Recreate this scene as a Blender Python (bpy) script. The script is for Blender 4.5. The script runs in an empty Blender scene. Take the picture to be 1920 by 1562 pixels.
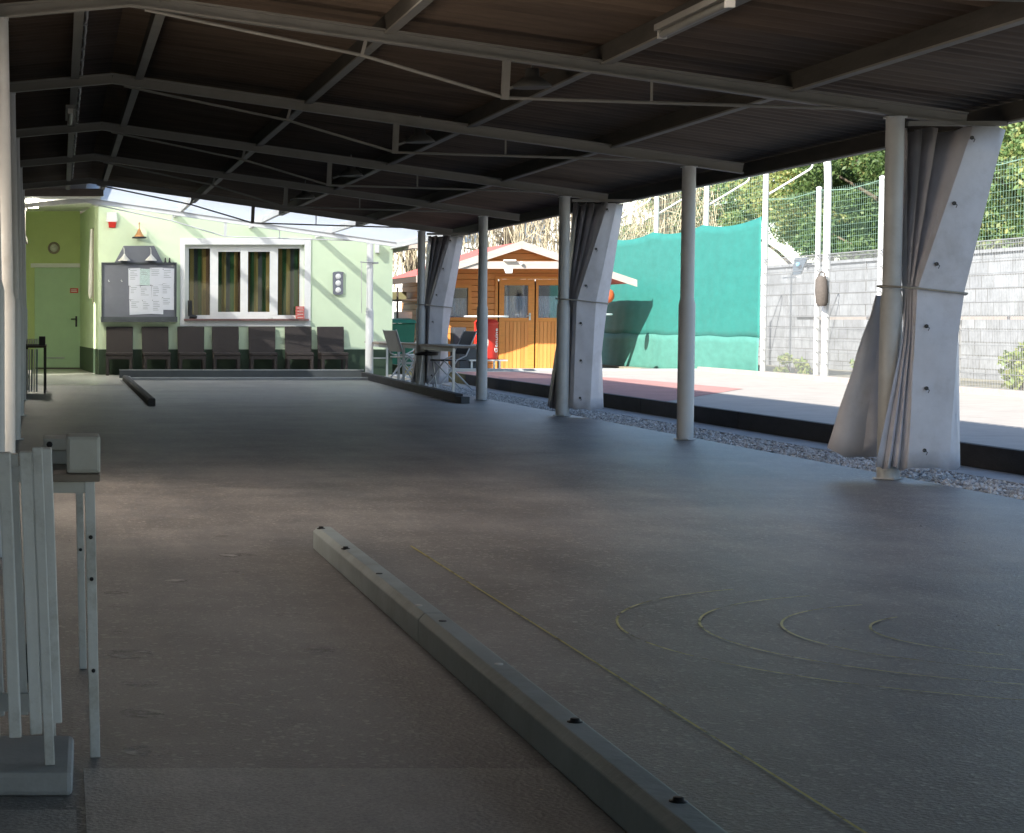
import bpy, math, random
import numpy as np
from mathutils import Vector, Matrix
random.seed(7); rng = np.random.default_rng(7)
SC = bpy.context.scene
COL = SC.collection
R = math.radians

# ------------------------------------------------------------------ measuring aid (the photo's own perspective)
F = 4000.0; EYE = 1.05; PITCH = R(3.0); PX0 = 112.0; CY = 597 + F*math.tan(PITCH)
def ray(x, y):
    a = (x-PX0)/F; b = -(y-CY)/F
    return Vector((a, math.cos(PITCH)+b*math.sin(PITCH), -math.sin(PITCH)+b*math.cos(PITCH)))
def aty(x, y, Y):
    d = ray(x, y); return d*(Y/d.y) + Vector((0, 0, EYE))
def xz(x, y, Y):
    p = aty(x, y, Y); return p.x, p.z

# ------------------------------------------------------------------ materials
MATS = {}
def mat(name, col, rough=0.6, var=0.12, scale=6.0, bump=0.0, bscale=40.0, metal=0.0, spec=0.4, col2=None, stretch=None, detail=6.0, dirt=0.0):
    m = bpy.data.materials.new(name); m.use_nodes = True
    nt = m.node_tree; N = nt.nodes; L = nt.links
    b = N['Principled BSDF']
    b.inputs['Roughness'].default_value = rough
    b.inputs['Metallic'].default_value = metal
    b.inputs['Specular IOR Level'].default_value = spec
    tc = N.new('ShaderNodeTexCoord'); mp = N.new('ShaderNodeMapping')
    L.new(tc.outputs['Object'], mp.inputs['Vector'])
    if stretch: mp.inputs['Scale'].default_value = stretch
    nz = N.new('ShaderNodeTexNoise'); nz.inputs['Scale'].default_value = scale; nz.inputs['Detail'].default_value = detail
    nz.inputs['Roughness'].default_value = 0.65
    L.new(mp.outputs['Vector'], nz.inputs['Vector'])
    cr = N.new('ShaderNodeValToRGB'); cr.color_ramp.elements[0].position = 0.3; cr.color_ramp.elements[1].position = 0.7
    c2 = col2 or tuple(min(1, c*(1+var)) for c in col); c1 = tuple(c*(1-var) for c in col) if not col2 else col
    cr.color_ramp.elements[0].color = (*c1, 1); cr.color_ramp.elements[1].color = (*c2, 1)
    L.new(nz.outputs['Fac'], cr.inputs['Fac'])
    out = cr.outputs['Color']
    if dirt > 0:
        n2 = N.new('ShaderNodeTexNoise'); n2.inputs['Scale'].default_value = scale*0.37; n2.inputs['Detail'].default_value = 9
        n2.inputs['Roughness'].default_value = 0.75
        L.new(tc.outputs['Object'], n2.inputs['Vector'])
        r2 = N.new('ShaderNodeValToRGB'); r2.color_ramp.elements[0].position = 0.5; r2.color_ramp.elements[1].position = 0.72
        r2.color_ramp.elements[0].color = (1, 1, 1, 1); r2.color_ramp.elements[1].color = (1-dirt, 1-dirt*1.05, 1-dirt*1.15, 1)
        L.new(n2.outputs['Fac'], r2.inputs['Fac'])
        mx = N.new('ShaderNodeMix'); mx.data_type = 'RGBA'; mx.blend_type = 'MULTIPLY'; mx.inputs['Factor'].default_value = 1
        L.new(out, mx.inputs['A']); L.new(r2.outputs['Color'], mx.inputs['B']); out = mx.outputs['Result']
    L.new(out, b.inputs['Base Color'])
    if bump > 0:
        bn = N.new('ShaderNodeTexNoise'); bn.inputs['Scale'].default_value = bscale; bn.inputs['Detail'].default_value = 5
        L.new(mp.outputs['Vector'], bn.inputs['Vector'])
        bp = N.new('ShaderNodeBump'); bp.inputs['Strength'].default_value = bump; bp.inputs['Distance'].default_value = 0.01
        L.new(bn.outputs['Fac'], bp.inputs['Height']); L.new(bp.outputs['Normal'], b.inputs['Normal'])
    MATS[name] = m
    return m

def asphalt(name, base, fleck=0.5, rough=0.45, tint=(1, 0.97, 0.95)):
    m = bpy.data.materials.new(name); m.use_nodes = True
    nt = m.node_tree; N = nt.nodes; L = nt.links; b = N['Principled BSDF']
    tc = N.new('ShaderNodeTexCoord')
    n1 = N.new('ShaderNodeTexNoise'); n1.inputs['Scale'].default_value = 0.8; n1.inputs['Detail'].default_value = 8; n1.inputs['Roughness'].default_value = .7
    n2 = N.new('ShaderNodeTexNoise'); n2.inputs['Scale'].default_value = 140; n2.inputs['Detail'].default_value = 3
    v = N.new('ShaderNodeTexVoronoi'); v.inputs['Scale'].default_value = 75
    for n in (n1, n2, v): L.new(tc.outputs['Object'], n.inputs['Vector'])
    r1 = N.new('ShaderNodeValToRGB'); r1.color_ramp.elements[0].position = .3; r1.color_ramp.elements[1].position = .72
    r1.color_ramp.elements[0].color = (*[base*.60*t for t in tint], 1); r1.color_ramp.elements[1].color = (*[base*1.42*t for t in tint], 1)
    L.new(n1.outputs['Fac'], r1.inputs['Fac'])
    r2 = N.new('ShaderNodeValToRGB'); r2.color_ramp.elements[0].position = .35; r2.color_ramp.elements[1].position = .68
    r2.color_ramp.elements[0].color = (.62, .62, .62, 1); r2.color_ramp.elements[1].color = (1.35, 1.35, 1.35, 1)
    L.new(n2.outputs['Fac'], r2.inputs['Fac'])
    mx = N.new('ShaderNodeMix'); mx.data_type = 'RGBA'; mx.blend_type = 'MULTIPLY'; mx.inputs['Factor'].default_value = 1
    L.new(r1.outputs['Color'], mx.inputs['A']); L.new(r2.outputs['Color'], mx.inputs['B'])
    # pale stone chips showing in the surface
    sep = N.new('ShaderNodeSeparateColor'); L.new(v.outputs['Color'], sep.inputs['Color'])
    gt = N.new('ShaderNodeMath'); gt.operation = 'GREATER_THAN'; gt.inputs[1].default_value = .93
    L.new(sep.outputs['Red'], gt.inputs[0])
    sc = N.new('ShaderNodeMath'); sc.operation = 'MULTIPLY'; sc.inputs[1].default_value = fleck
    L.new(gt.outputs[0], sc.inputs[0])
    m2 = N.new('ShaderNodeMix'); m2.data_type = 'RGBA'; L.new(sc.outputs[0], m2.inputs['Factor'])
    L.new(mx.outputs['Result'], m2.inputs['A']); m2.inputs['B'].default_value = (.42, .41, .40, 1)
    # worn, dusty spots
    n3 = N.new('ShaderNodeTexNoise'); n3.inputs['Scale'].default_value = 3.1; n3.inputs['Detail'].default_value = 4; L.new(tc.outputs['Object'], n3.inputs['Vector'])
    r3 = N.new('ShaderNodeValToRGB'); r3.color_ramp.elements[0].position = .63; r3.color_ramp.elements[1].position = .70
    r3.color_ramp.elements[0].color = (0, 0, 0, 1); r3.color_ramp.elements[1].color = (.28, .28, .28, 1)
    L.new(n3.outputs['Fac'], r3.inputs['Fac'])
    m3 = N.new('ShaderNodeMix'); m3.data_type = 'RGBA'; L.new(r3.outputs['Color'], m3.inputs['Factor'])
    L.new(m2.outputs['Result'], m3.inputs['A']); m3.inputs['B'].default_value = (.20, .19, .175, 1)
    # old dark stains and scuff streaks along the play direction
    mp5 = N.new('ShaderNodeMapping'); mp5.inputs['Scale'].default_value = (1.5, .32, 1); L.new(tc.outputs['Object'], mp5.inputs['Vector'])
    n5 = N.new('ShaderNodeTexNoise'); n5.inputs['Scale'].default_value = 1.3; n5.inputs['Detail'].default_value = 9; n5.inputs['Roughness'].default_value = .72; L.new(mp5.outputs[0], n5.inputs['Vector'])
    r5 = N.new('ShaderNodeValToRGB'); r5.color_ramp.elements[0].position = .36; r5.color_ramp.elements[1].position = .62
    r5.color_ramp.elements[0].color = (.62, .62, .64, 1); r5.color_ramp.elements[1].color = (1.08, 1.06, 1.03, 1); L.new(n5.outputs['Fac'], r5.inputs['Fac'])
    m5 = N.new('ShaderNodeMix'); m5.data_type = 'RGBA'; m5.blend_type = 'MULTIPLY'; m5.inputs['Factor'].default_value = 1
    L.new(m3.outputs['Result'], m5.inputs['A']); L.new(r5.outputs['Color'], m5.inputs['B'])
    L.new(m5.outputs['Result'], b.inputs['Base Color'])
    rr_ = N.new('ShaderNodeMapRange'); rr_.inputs['To Min'].default_value = rough-.06; rr_.inputs['To Max'].default_value = rough+.14; L.new(n5.outputs['Fac'], rr_.inputs['Value']); L.new(rr_.outputs[0], b.inputs['Roughness'])
    if False: b.inputs['Roughness'].default_value = rough; b.inputs['Specular IOR Level'].default_value = .33
    ad = N.new('ShaderNodeMath'); ad.operation = 'ADD'; L.new(n2.outputs['Fac'], ad.inputs[0]); L.new(v.outputs['Distance'], ad.inputs[1]); n2.inputs['Roughness'].default_value = .75
    bp = N.new('ShaderNodeBump'); bp.inputs['Strength'].default_value = .4; bp.inputs['Distance'].default_value = .004
    L.new(ad.outputs[0], bp.inputs['Height']); L.new(bp.outputs['Normal'], b.inputs['Normal'])
    return m

def striped(name, cols, axis='X', width=0.05, rough=.8):
    """cloth woven in stripes of real colours"""
    m = bpy.data.materials.new(name); m.use_nodes = True
    nt = m.node_tree; N = nt.nodes; L = nt.links; b = N['Principled BSDF']; b.inputs['Roughness'].default_value = rough
    tc = N.new('ShaderNodeTexCoord'); sp = N.new('ShaderNodeSeparateXYZ'); L.new(tc.outputs['Object'], sp.inputs[0])
    d = N.new('ShaderNodeMath'); d.operation = 'DIVIDE'; d.inputs[1].default_value = width*len(cols); L.new(sp.outputs[axis], d.inputs[0])
    fr = N.new('ShaderNodeMath'); fr.operation = 'FRACT'; L.new(d.outputs[0], fr.inputs[0])
    cr = N.new('ShaderNodeValToRGB'); cr.color_ramp.interpolation = 'CONSTANT'
    e = cr.color_ramp.elements
    e.remove(e[1]); e[0].position = 0; e[0].color = (*cols[0], 1)
    for i, c in enumerate(cols[1:], 1): e.new(i/len(cols)).color = (*c, 1)
    b.inputs['Specular IOR Level'].default_value = .05
    L.new(fr.outputs[0], cr.inputs['Fac']); L.new(cr.outputs['Color'], b.inputs['Base Color'])
    return m

def boards(name, c1, c2, pitch, axis='Z', rough=.55, gap=.06):
    """timber boarding: per-board tone, grain and grooves"""
    m = bpy.data.materials.new(name); m.use_nodes = True
    nt = m.node_tree; N = nt.nodes; L = nt.links; b = N['Principled BSDF']; b.inputs['Roughness'].default_value = rough
    tc = N.new('ShaderNodeTexCoord'); sp = N.new('ShaderNodeSeparateXYZ'); L.new(tc.outputs['Object'], sp.inputs[0])
    d = N.new('ShaderNodeMath'); d.operation = 'DIVIDE'; d.inputs[1].default_value = pitch; L.new(sp.outputs[axis], d.inputs[0])
    fr = N.new('ShaderNodeMath'); fr.operation = 'FRACT'; L.new(d.outputs[0], fr.inputs[0])
    fl = N.new('ShaderNodeMath'); fl.operation = 'FLOOR'; L.new(d.outputs[0], fl.inputs[0])
    wn = N.new('ShaderNodeTexWhiteNoise'); wn.noise_dimensions = '1D'; L.new(fl.outputs[0], wn.inputs['W'])
    mp = N.new('ShaderNodeMapping'); L.new(tc.outputs['Object'], mp.inputs['Vector'])
    mp.inputs['Scale'].default_value = (1.5, 1.5, 22) if axis == 'Z' else (22, 22, 1.5)
    nz = N.new('ShaderNodeTexNoise'); nz.inputs['Scale'].default_value = 2; nz.inputs['Detail'].default_value = 6; L.new(mp.outputs[0], nz.inputs['Vector'])
    av = N.new('ShaderNodeMath'); av.operation = 'MULTIPLY_ADD'; av.inputs[1].default_value = .45; L.new(wn.outputs['Value'], av.inputs[0])
    hf = N.new('ShaderNodeMath'); hf.operation = 'MULTIPLY'; hf.inputs[1].default_value = .55; L.new(nz.outputs['Fac'], hf.inputs[0]); L.new(hf.outputs[0], av.inputs[2])
    cr = N.new('ShaderNodeValToRGB'); cr.color_ramp.elements[0].position = .15; cr.color_ramp.elements[1].position = .8
    cr.color_ramp.elements[0].color = (*c1, 1); cr.color_ramp.elements[1].color = (*c2, 1); L.new(av.outputs[0], cr.inputs['Fac'])
    L.new(cr.outputs['Color'], b.inputs['Base Color'])
    pg = N.new('ShaderNodeMath'); pg.operation = 'PINGPONG'; pg.inputs[1].default_value = .5; L.new(fr.outputs[0], pg.inputs[0])
    st = N.new('ShaderNodeMapRange'); st.inputs['From Max'].default_value = gap; L.new(pg.outputs[0], st.inputs['Value'])
    bp = N.new('ShaderNodeBump'); bp.inputs['Strength'].default_value = 1; bp.inputs['Distance'].default_value = .02
    L.new(st.outputs[0], bp.inputs['Height']); L.new(bp.outputs['Normal'], b.inputs['Normal'])
    return m

def leafmat(name, cols, trans=.35):
    m = bpy.data.materials.new(name); m.use_nodes = True
    nt = m.node_tree; N = nt.nodes; L = nt.links; b = N['Principled BSDF']; b.inputs['Roughness'].default_value = .55
    g = N.new('ShaderNodeNewGeometry'); cr = N.new('ShaderNodeValToRGB')
    e = cr.color_ramp.elements
    e[0].color = (*cols[0], 1); e[1].color = (*cols[-1], 1)
    for i, c in enumerate(cols[1:-1], 1): e.new(i/(len(cols)-1)).color = (*c, 1)
    L.new(g.outputs['Random Per Island'], cr.inputs['Fac']); L.new(cr.outputs['Color'], b.inputs['Base Color'])
    t = N.new('ShaderNodeBsdfTranslucent'); L.new(cr.outputs['Color'], t.inputs['Color'])
    mx = N.new('ShaderNodeMixShader'); mx.inputs[0].default_value = trans
    L.new(b.outputs[0], mx.inputs[1]); L.new(t.outputs[0], mx.inputs[2]); L.new(mx.outputs[0], N['Material Output'].inputs['Surface'])
    return m

def sheetmat(name, col, clear, trans, rough=.4):
    """plastic sheet that lets part of the light through"""
    m = bpy.data.materials.new(name); m.use_nodes = True
    nt = m.node_tree; N = nt.nodes; L = nt.links; b = N['Principled BSDF']
    b.inputs['Base Color'].default_value = (*col, 1); b.inputs['Roughness'].default_value = rough
    t = N.new('ShaderNodeBsdfTranslucent'); t.inputs['Color'].default_value = (*col, 1)
    c = N.new('ShaderNodeBsdfTransparent'); c.inputs['Color'].default_value = (.93, .96, 1, 1)
    m1 = N.new('ShaderNodeMixShader'); m1.inputs[0].default_value = trans; L.new(b.outputs[0], m1.inputs[1]); L.new(t.outputs[0], m1.inputs[2])
    m2 = N.new('ShaderNodeMixShader'); m2.inputs[0].default_value = clear; L.new(m1.outputs[0], m2.inputs[1]); L.new(c.outputs[0], m2.inputs[2])
    L.new(m2.outputs[0], N['Material Output'].inputs['Surface'])
    return m

def glassmat(name, tint=(.8, .85, .9), refl=.14):
    m = bpy.data.materials.new(name); m.use_nodes = True
    nt = m.node_tree; N = nt.nodes; L = nt.links
    c = N.new('ShaderNodeBsdfTransparent'); c.inputs['Color'].default_value = (*tint, 1)
    g = N.new('ShaderNodeBsdfGlossy'); g.inputs['Roughness'].default_value = .03
    mx = N.new('ShaderNodeMixShader'); mx.inputs[0].default_value = refl
    L.new(c.outputs[0], mx.inputs[1]); L.new(g.outputs[0], mx.inputs[2]); L.new(mx.outputs[0], N['Material Output'].inputs['Surface'])
    return m

def emit(name, col, s):
    m = bpy.data.materials.new(name); m.use_nodes = True
    b = m.node_tree.nodes['Principled BSDF']; b.inputs['Base Color'].default_value = (*col, 1)
    b.inputs['Emission Color'].default_value = (*col, 1); b.inputs['Emission Strength'].default_value = s
    return m

M = dict(
    asphalt=asphalt('hall asphalt', .235, .7, .41, (1.0, .97, .965)),
    slab=asphalt('smooth tar slab', .38, .2, .40, (1, .98, .97)),
    courtasph=mat('court grey', (.38, .35, .32), .85, .1, 3, .2, 90, dirt=.12),
    courtred=mat('faded red court', (.40, .21, .19), .85, .14, 2.5, .2, 90, dirt=.15),
    concrete=mat('light concrete', (.44, .44, .44), .8, .12, 3, .15, 60, dirt=.25),
    tiles=mat('pale floor tiles', (.46, .45, .41), .3, .06, 2, 0, 10, dirt=.15),
    soil=mat('sandy soil', (.26, .24, .18), .95, .3, 1.2, .4, 20, dirt=.3),
    gravel=mat('gravel', (.42, .42, .42), .9, .5, 30, .8, 55),
    steel=mat('grey painted steel', (.25, .245, .225), .5, .08, 3, .05, 60, dirt=.16),
    post=mat('pale grey post paint', (.56, .58, .58), .42, .06, 4, .04, 50, dirt=.2),
    purlin=mat('purlin paint', (.20, .195, .175), .6, .1, 4, .1, 30, dirt=.2),
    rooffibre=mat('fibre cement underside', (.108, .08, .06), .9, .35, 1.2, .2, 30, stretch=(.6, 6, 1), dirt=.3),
    curtain=mat('grey vinyl curtain', (.62, .62, .67), .34, .08, 5, .35, 7, dirt=.22),
    rope=mat('rope', (.35, .33, .28), .9),
    eyelet=mat('eyelet metal', (.10, .10, .10), .35, metal=.8),
    green=mat('light green render', (.66, .78, .55), .85, .03, 2, .12, 120, dirt=.06),
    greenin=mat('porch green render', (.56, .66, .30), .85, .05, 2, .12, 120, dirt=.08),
    plinth=mat('dark green plinth', (.035, .06, .035), .6, .15, 5),
    white=mat('white paint', (.78, .78, .76), .5, .04, 4, dirt=.08),
    offwhite=mat('aged white', (.62, .61, .57), .6, .06, 5, .08, 40, dirt=.2),
    doorgreen=mat('green door', (.42, .60, .36), .4, .05, 3),
    black=mat('black plastic', (.018, .018, .02), .45),
    iron=mat('dark iron', (.03, .03, .03), .5, metal=.3),
    wicker=mat('brown wicker', (.034, .026, .023), .55, .3, 90, .6, 120),
    board=mat('grey board', (.17, .18, .21), .7, .06, 6),
    boardedge=mat('grey trim', (.07, .08, .085), .6),
    paper=mat('paper', (.72, .74, .80), .8, .03, 8),
    paperb=mat('printed paper', (.55, .68, .66), .8, .25, 60),
    ink=mat('ink', (.25, .28, .3), .8),
    red=mat('red paint', (.55, .03, .02), .35, .05),
    redplastic=mat('red tag', (.6, .06, .05), .5),
    brick=mat('red carton', (.55, .13, .11), .7, .2, 30),
    copper=mat('copper', (.50, .24, .09), .45, .15, 12, metal=.2),
    sill=mat('red stone sill', (.18, .10, .09), .5, .2, 20),
    log=boards('stained larch boards', (.54, .185, .035), (.70, .28, .07), .135, 'Z'),
    logv=boards('stained door boards', (.56, .20, .04), (.72, .30, .08), .085, 'X'),
    frame=mat('stained frame', (.64, .25, .055), .5, .12, 3, stretch=(1, 1, 9)),
    fascia=mat('weathered fascia', (.40, .34, .30), .7, .12, 3, .1, 30, stretch=(1, 6, 6), dirt=.15),
    redroof=mat('red shingle', (.50, .12, .10), .8, .16, 9, .3, 30),
    darkwood=mat('dark wood', (.06, .045, .035), .7, .2, 4, stretch=(6, 1, 6)),
    kerb=mat('dark kerb timber', (.045, .045, .048), .75, .25, 3, .3, 30, stretch=(4, 1, 4), dirt=.2),
    mossy=mat('mossy timber', (.15, .14, .07), .85, .3, 4, .4, 30),
    beamtop=mat('grey painted beam', (.36, .43, .45), .6, .12, 3, .25, 30, dirt=.28),
    tarp=mat('teal windscreen', (.028, .19, .165), .6, .10, 2.2, .25, 9, stretch=(1, 1, 3)),
    tarplow=mat('faded teal windscreen', (.075, .24, .20), .65, .12, 2.5, .2, 9, stretch=(1, 1, 3)),
    galv=mat('galvanised wire', (.30, .31, .32), .45, .05, 4, metal=.25),
    galvpost=mat('white fence post', (.70, .70, .69), .45, .05, 4, dirt=.12),
    net=mat('green netting', (.25, .40, .32), .7),
    bark=mat('bark', (.14, .11, .08), .9, .35, 5, .6, 18, stretch=(3, 3, 1)),
    twig=mat('pale twigs', (.42, .36, .25), .8, .25, 2),
    leaf=leafmat('leaves', [(.08, .15, .05), (.13, .22, .07), (.20, .29, .10), (.30, .31, .11), (.12, .20, .07)]),
    leafd=leafmat('dark leaves', [(.05, .10, .03), (.09, .15, .04), (.13, .19, .06)]),
    leafy=leafmat('yellow leaves', [(.15, .23, .07), (.26, .33, .11), (.34, .30, .10), (.18, .27, .09)]),
    shrub=leafmat('weeds', [(.16, .26, .06), (.30, .38, .10), (.40, .40, .14)]),
    greywall=mat('grey concrete wall', (.27, .27, .27), .9, .2, 2, .4, 12, dirt=.35),
    alu=mat('aluminium', (.52, .53, .54), .35, .05, 5, metal=.6),
    tabletop=mat('grey brown top', (.26, .21, .17), .55, .15, 3, stretch=(6, 1, 6)),
    glass=glassmat('window glass', (.74, .77, .80), .03),
    darkglass=glassmat('hut glass', (.78, .82, .86), .12),
    lace=mat('lace curtain', (.62, .65, .70), .9, .25, 40, stretch=(1, 1, .3)),
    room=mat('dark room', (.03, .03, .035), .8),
    stripes=striped('striped curtain', [(.10, .11, .10), (.30, .20, .06), (.06, .14, .045), (.42, .31, .09), (.11, .12, .10), (.06, .13, .045), (.40, .27, .08), (.18, .10, .05)], 'X', .075),
    clear=sheetmat('clear corrugated sheet', (.76, .79, .82), .22, .66),
    purlinweb=mat('dark purlin web', (.055, .05, .043), .8, .25, 4, .2, 25, stretch=(4, .6, 4)),  # purlin sides, darker than the lower flange
    lampgrey=mat('dark grey lamp', (.09, .09, .085), .6, .15),  # dark grey for the dish lamp shades
    chipped=mat('chipped white paint', (.74, .74, .73), .5, .05, 9, .1, 60, dirt=.45),
    boardwall=mat('grey brown boards', (.20, .19, .17), .7, .12, 3, .1, 30, stretch=(4, 4, .6), dirt=.2),
    yellow=None, ring=None,
    sheer=sheetmat('added translucent sheet', (.95, .80, .66), 0.0, .96, .6),  # warm tinted sheet for the added light openings in roof and wall
    orange=mat('orange shade', (.55, .10, .03), .5, .1),
    bag=mat('brown canvas', (.10, .085, .075), .85, .15, 20, .4, 60),
    greybox=mat('grey steel box', (.40, .41, .41), .5, .06, 6, dirt=.15),
    binbox=mat('anthracite plastic', (.05, .055, .065), .5),
    binmat=mat('green bin plastic', (.02, .16, .09), .45),
    bluegrey=mat('blue grey panel', (.10, .14, .19), .4, .1),
    skyblue=mat('light blue patch', (.2, .5, .75), .5),
    lamp=emit('lit tube', (1, .95, .80), 55),
    tube=mat('grey tube', (.22, .22, .2), .4),  # plain grey for the unlit tubes
    housewall=mat('white house render', (.78, .77, .74), .9, .03, 1),
    housewin=mat('house window', (.12, .16, .22), .2),
    houseroof=mat('brown tiles', (.22, .12, .08), .8, .2, 4),
)
def worn(name, col, thr=.5, rough=.42):
    """thin worn paint line: parts of it are rubbed away"""
    m = bpy.data.materials.new(name); m.use_nodes = True
    nt = m.node_tree; N = nt.nodes; L = nt.links; b = N['Principled BSDF']
    b.inputs['Base Color'].default_value = (*col, 1); b.inputs['Roughness'].default_value = rough
    tc = N.new('ShaderNodeTexCoord'); n = N.new('ShaderNodeTexNoise'); n.inputs['Scale'].default_value = 5; n.inputs['Detail'].default_value = 8; n.inputs['Roughness'].default_value = .7
    L.new(tc.outputs['Object'], n.inputs['Vector'])
    r = N.new('ShaderNodeValToRGB'); r.color_ramp.elements[0].position = thr-.05; r.color_ramp.elements[1].position = thr+.12
    L.new(n.outputs['Fac'], r.inputs['Fac'])
    t = N.new('ShaderNodeBsdfTransparent'); mx = N.new('ShaderNodeMixShader')
    L.new(r.outputs['Color'], mx.inputs[0]); L.new(t.outputs[0], mx.inputs[1]); L.new(b.outputs[0], mx.inputs[2])
    L.new(mx.outputs[0], N['Material Output'].inputs['Surface'])
    return m
def blocks(name, c1, c2, mortar):
    m = bpy.data.materials.new(name); m.use_nodes = True
    nt = m.node_tree; N = nt.nodes; L = nt.links; b = N['Principled BSDF']; b.inputs['Roughness'].default_value = .9
    tc = N.new('ShaderNodeTexCoord'); sp = N.new('ShaderNodeSeparateXYZ'); cb = N.new('ShaderNodeCombineXYZ')
    L.new(tc.outputs['Object'], sp.inputs[0]); L.new(sp.outputs['Y'], cb.inputs['X']); L.new(sp.outputs['Z'], cb.inputs['Y'])
    br = N.new('ShaderNodeTexBrick'); br.inputs['Scale'].default_value = 1; br.inputs['Brick Width'].default_value = .5; br.inputs['Row Height'].default_value = .24; br.inputs['Mortar Size'].default_value = .012
    br.inputs['Color1'].default_value = (*c1, 1); br.inputs['Color2'].default_value = (*c2, 1); br.inputs['Mortar'].default_value = (*mortar, 1)
    L.new(cb.outputs[0], br.inputs['Vector'])
    n = N.new('ShaderNodeTexNoise'); n.inputs['Scale'].default_value = 2.2; n.inputs['Detail'].default_value = 9; n.inputs['Roughness'].default_value = .75; L.new(tc.outputs['Object'], n.inputs['Vector'])
    r = N.new('ShaderNodeValToRGB'); r.color_ramp.elements[0].position = .35; r.color_ramp.elements[1].position = .65
    r.color_ramp.elements[0].color = (.6, .6, .58, 1); r.color_ramp.elements[1].color = (1.15, 1.15, 1.15, 1); L.new(n.outputs['Fac'], r.inputs['Fac'])
    mx = N.new('ShaderNodeMix'); mx.data_type = 'RGBA'; mx.blend_type = 'MULTIPLY'; mx.inputs['Factor'].default_value = 1
    L.new(br.outputs['Color'], mx.inputs['A']); L.new(r.outputs['Color'], mx.inputs['B']); L.new(mx.outputs['Result'], b.inputs['Base Color'])
    bp = N.new('ShaderNodeBump'); bp.inputs['Strength'].default_value = .6; bp.inputs['Distance'].default_value = .02; L.new(n.outputs['Fac'], bp.inputs['Height']); L.new(bp.outputs['Normal'], b.inputs['Normal'])
    return m
M['blocks'] = blocks('grey blocks', (.26, .27, .29), (.32, .335, .355), (.16, .16, .16))
M['yellow'] = worn('yellow line paint', (.50, .42, .05), .38)
M['patch'] = worn('worn pale asphalt', (.46, .45, .44), .50)
M['leafbits'] = leafmat('dry bits', [(.35, .28, .18), (.55, .5, .42), (.2, .15, .09), (.6, .58, .55)], 0)
M['ring'] = worn('yellow ring paint', (.60, .52, .14), .42)

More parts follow.
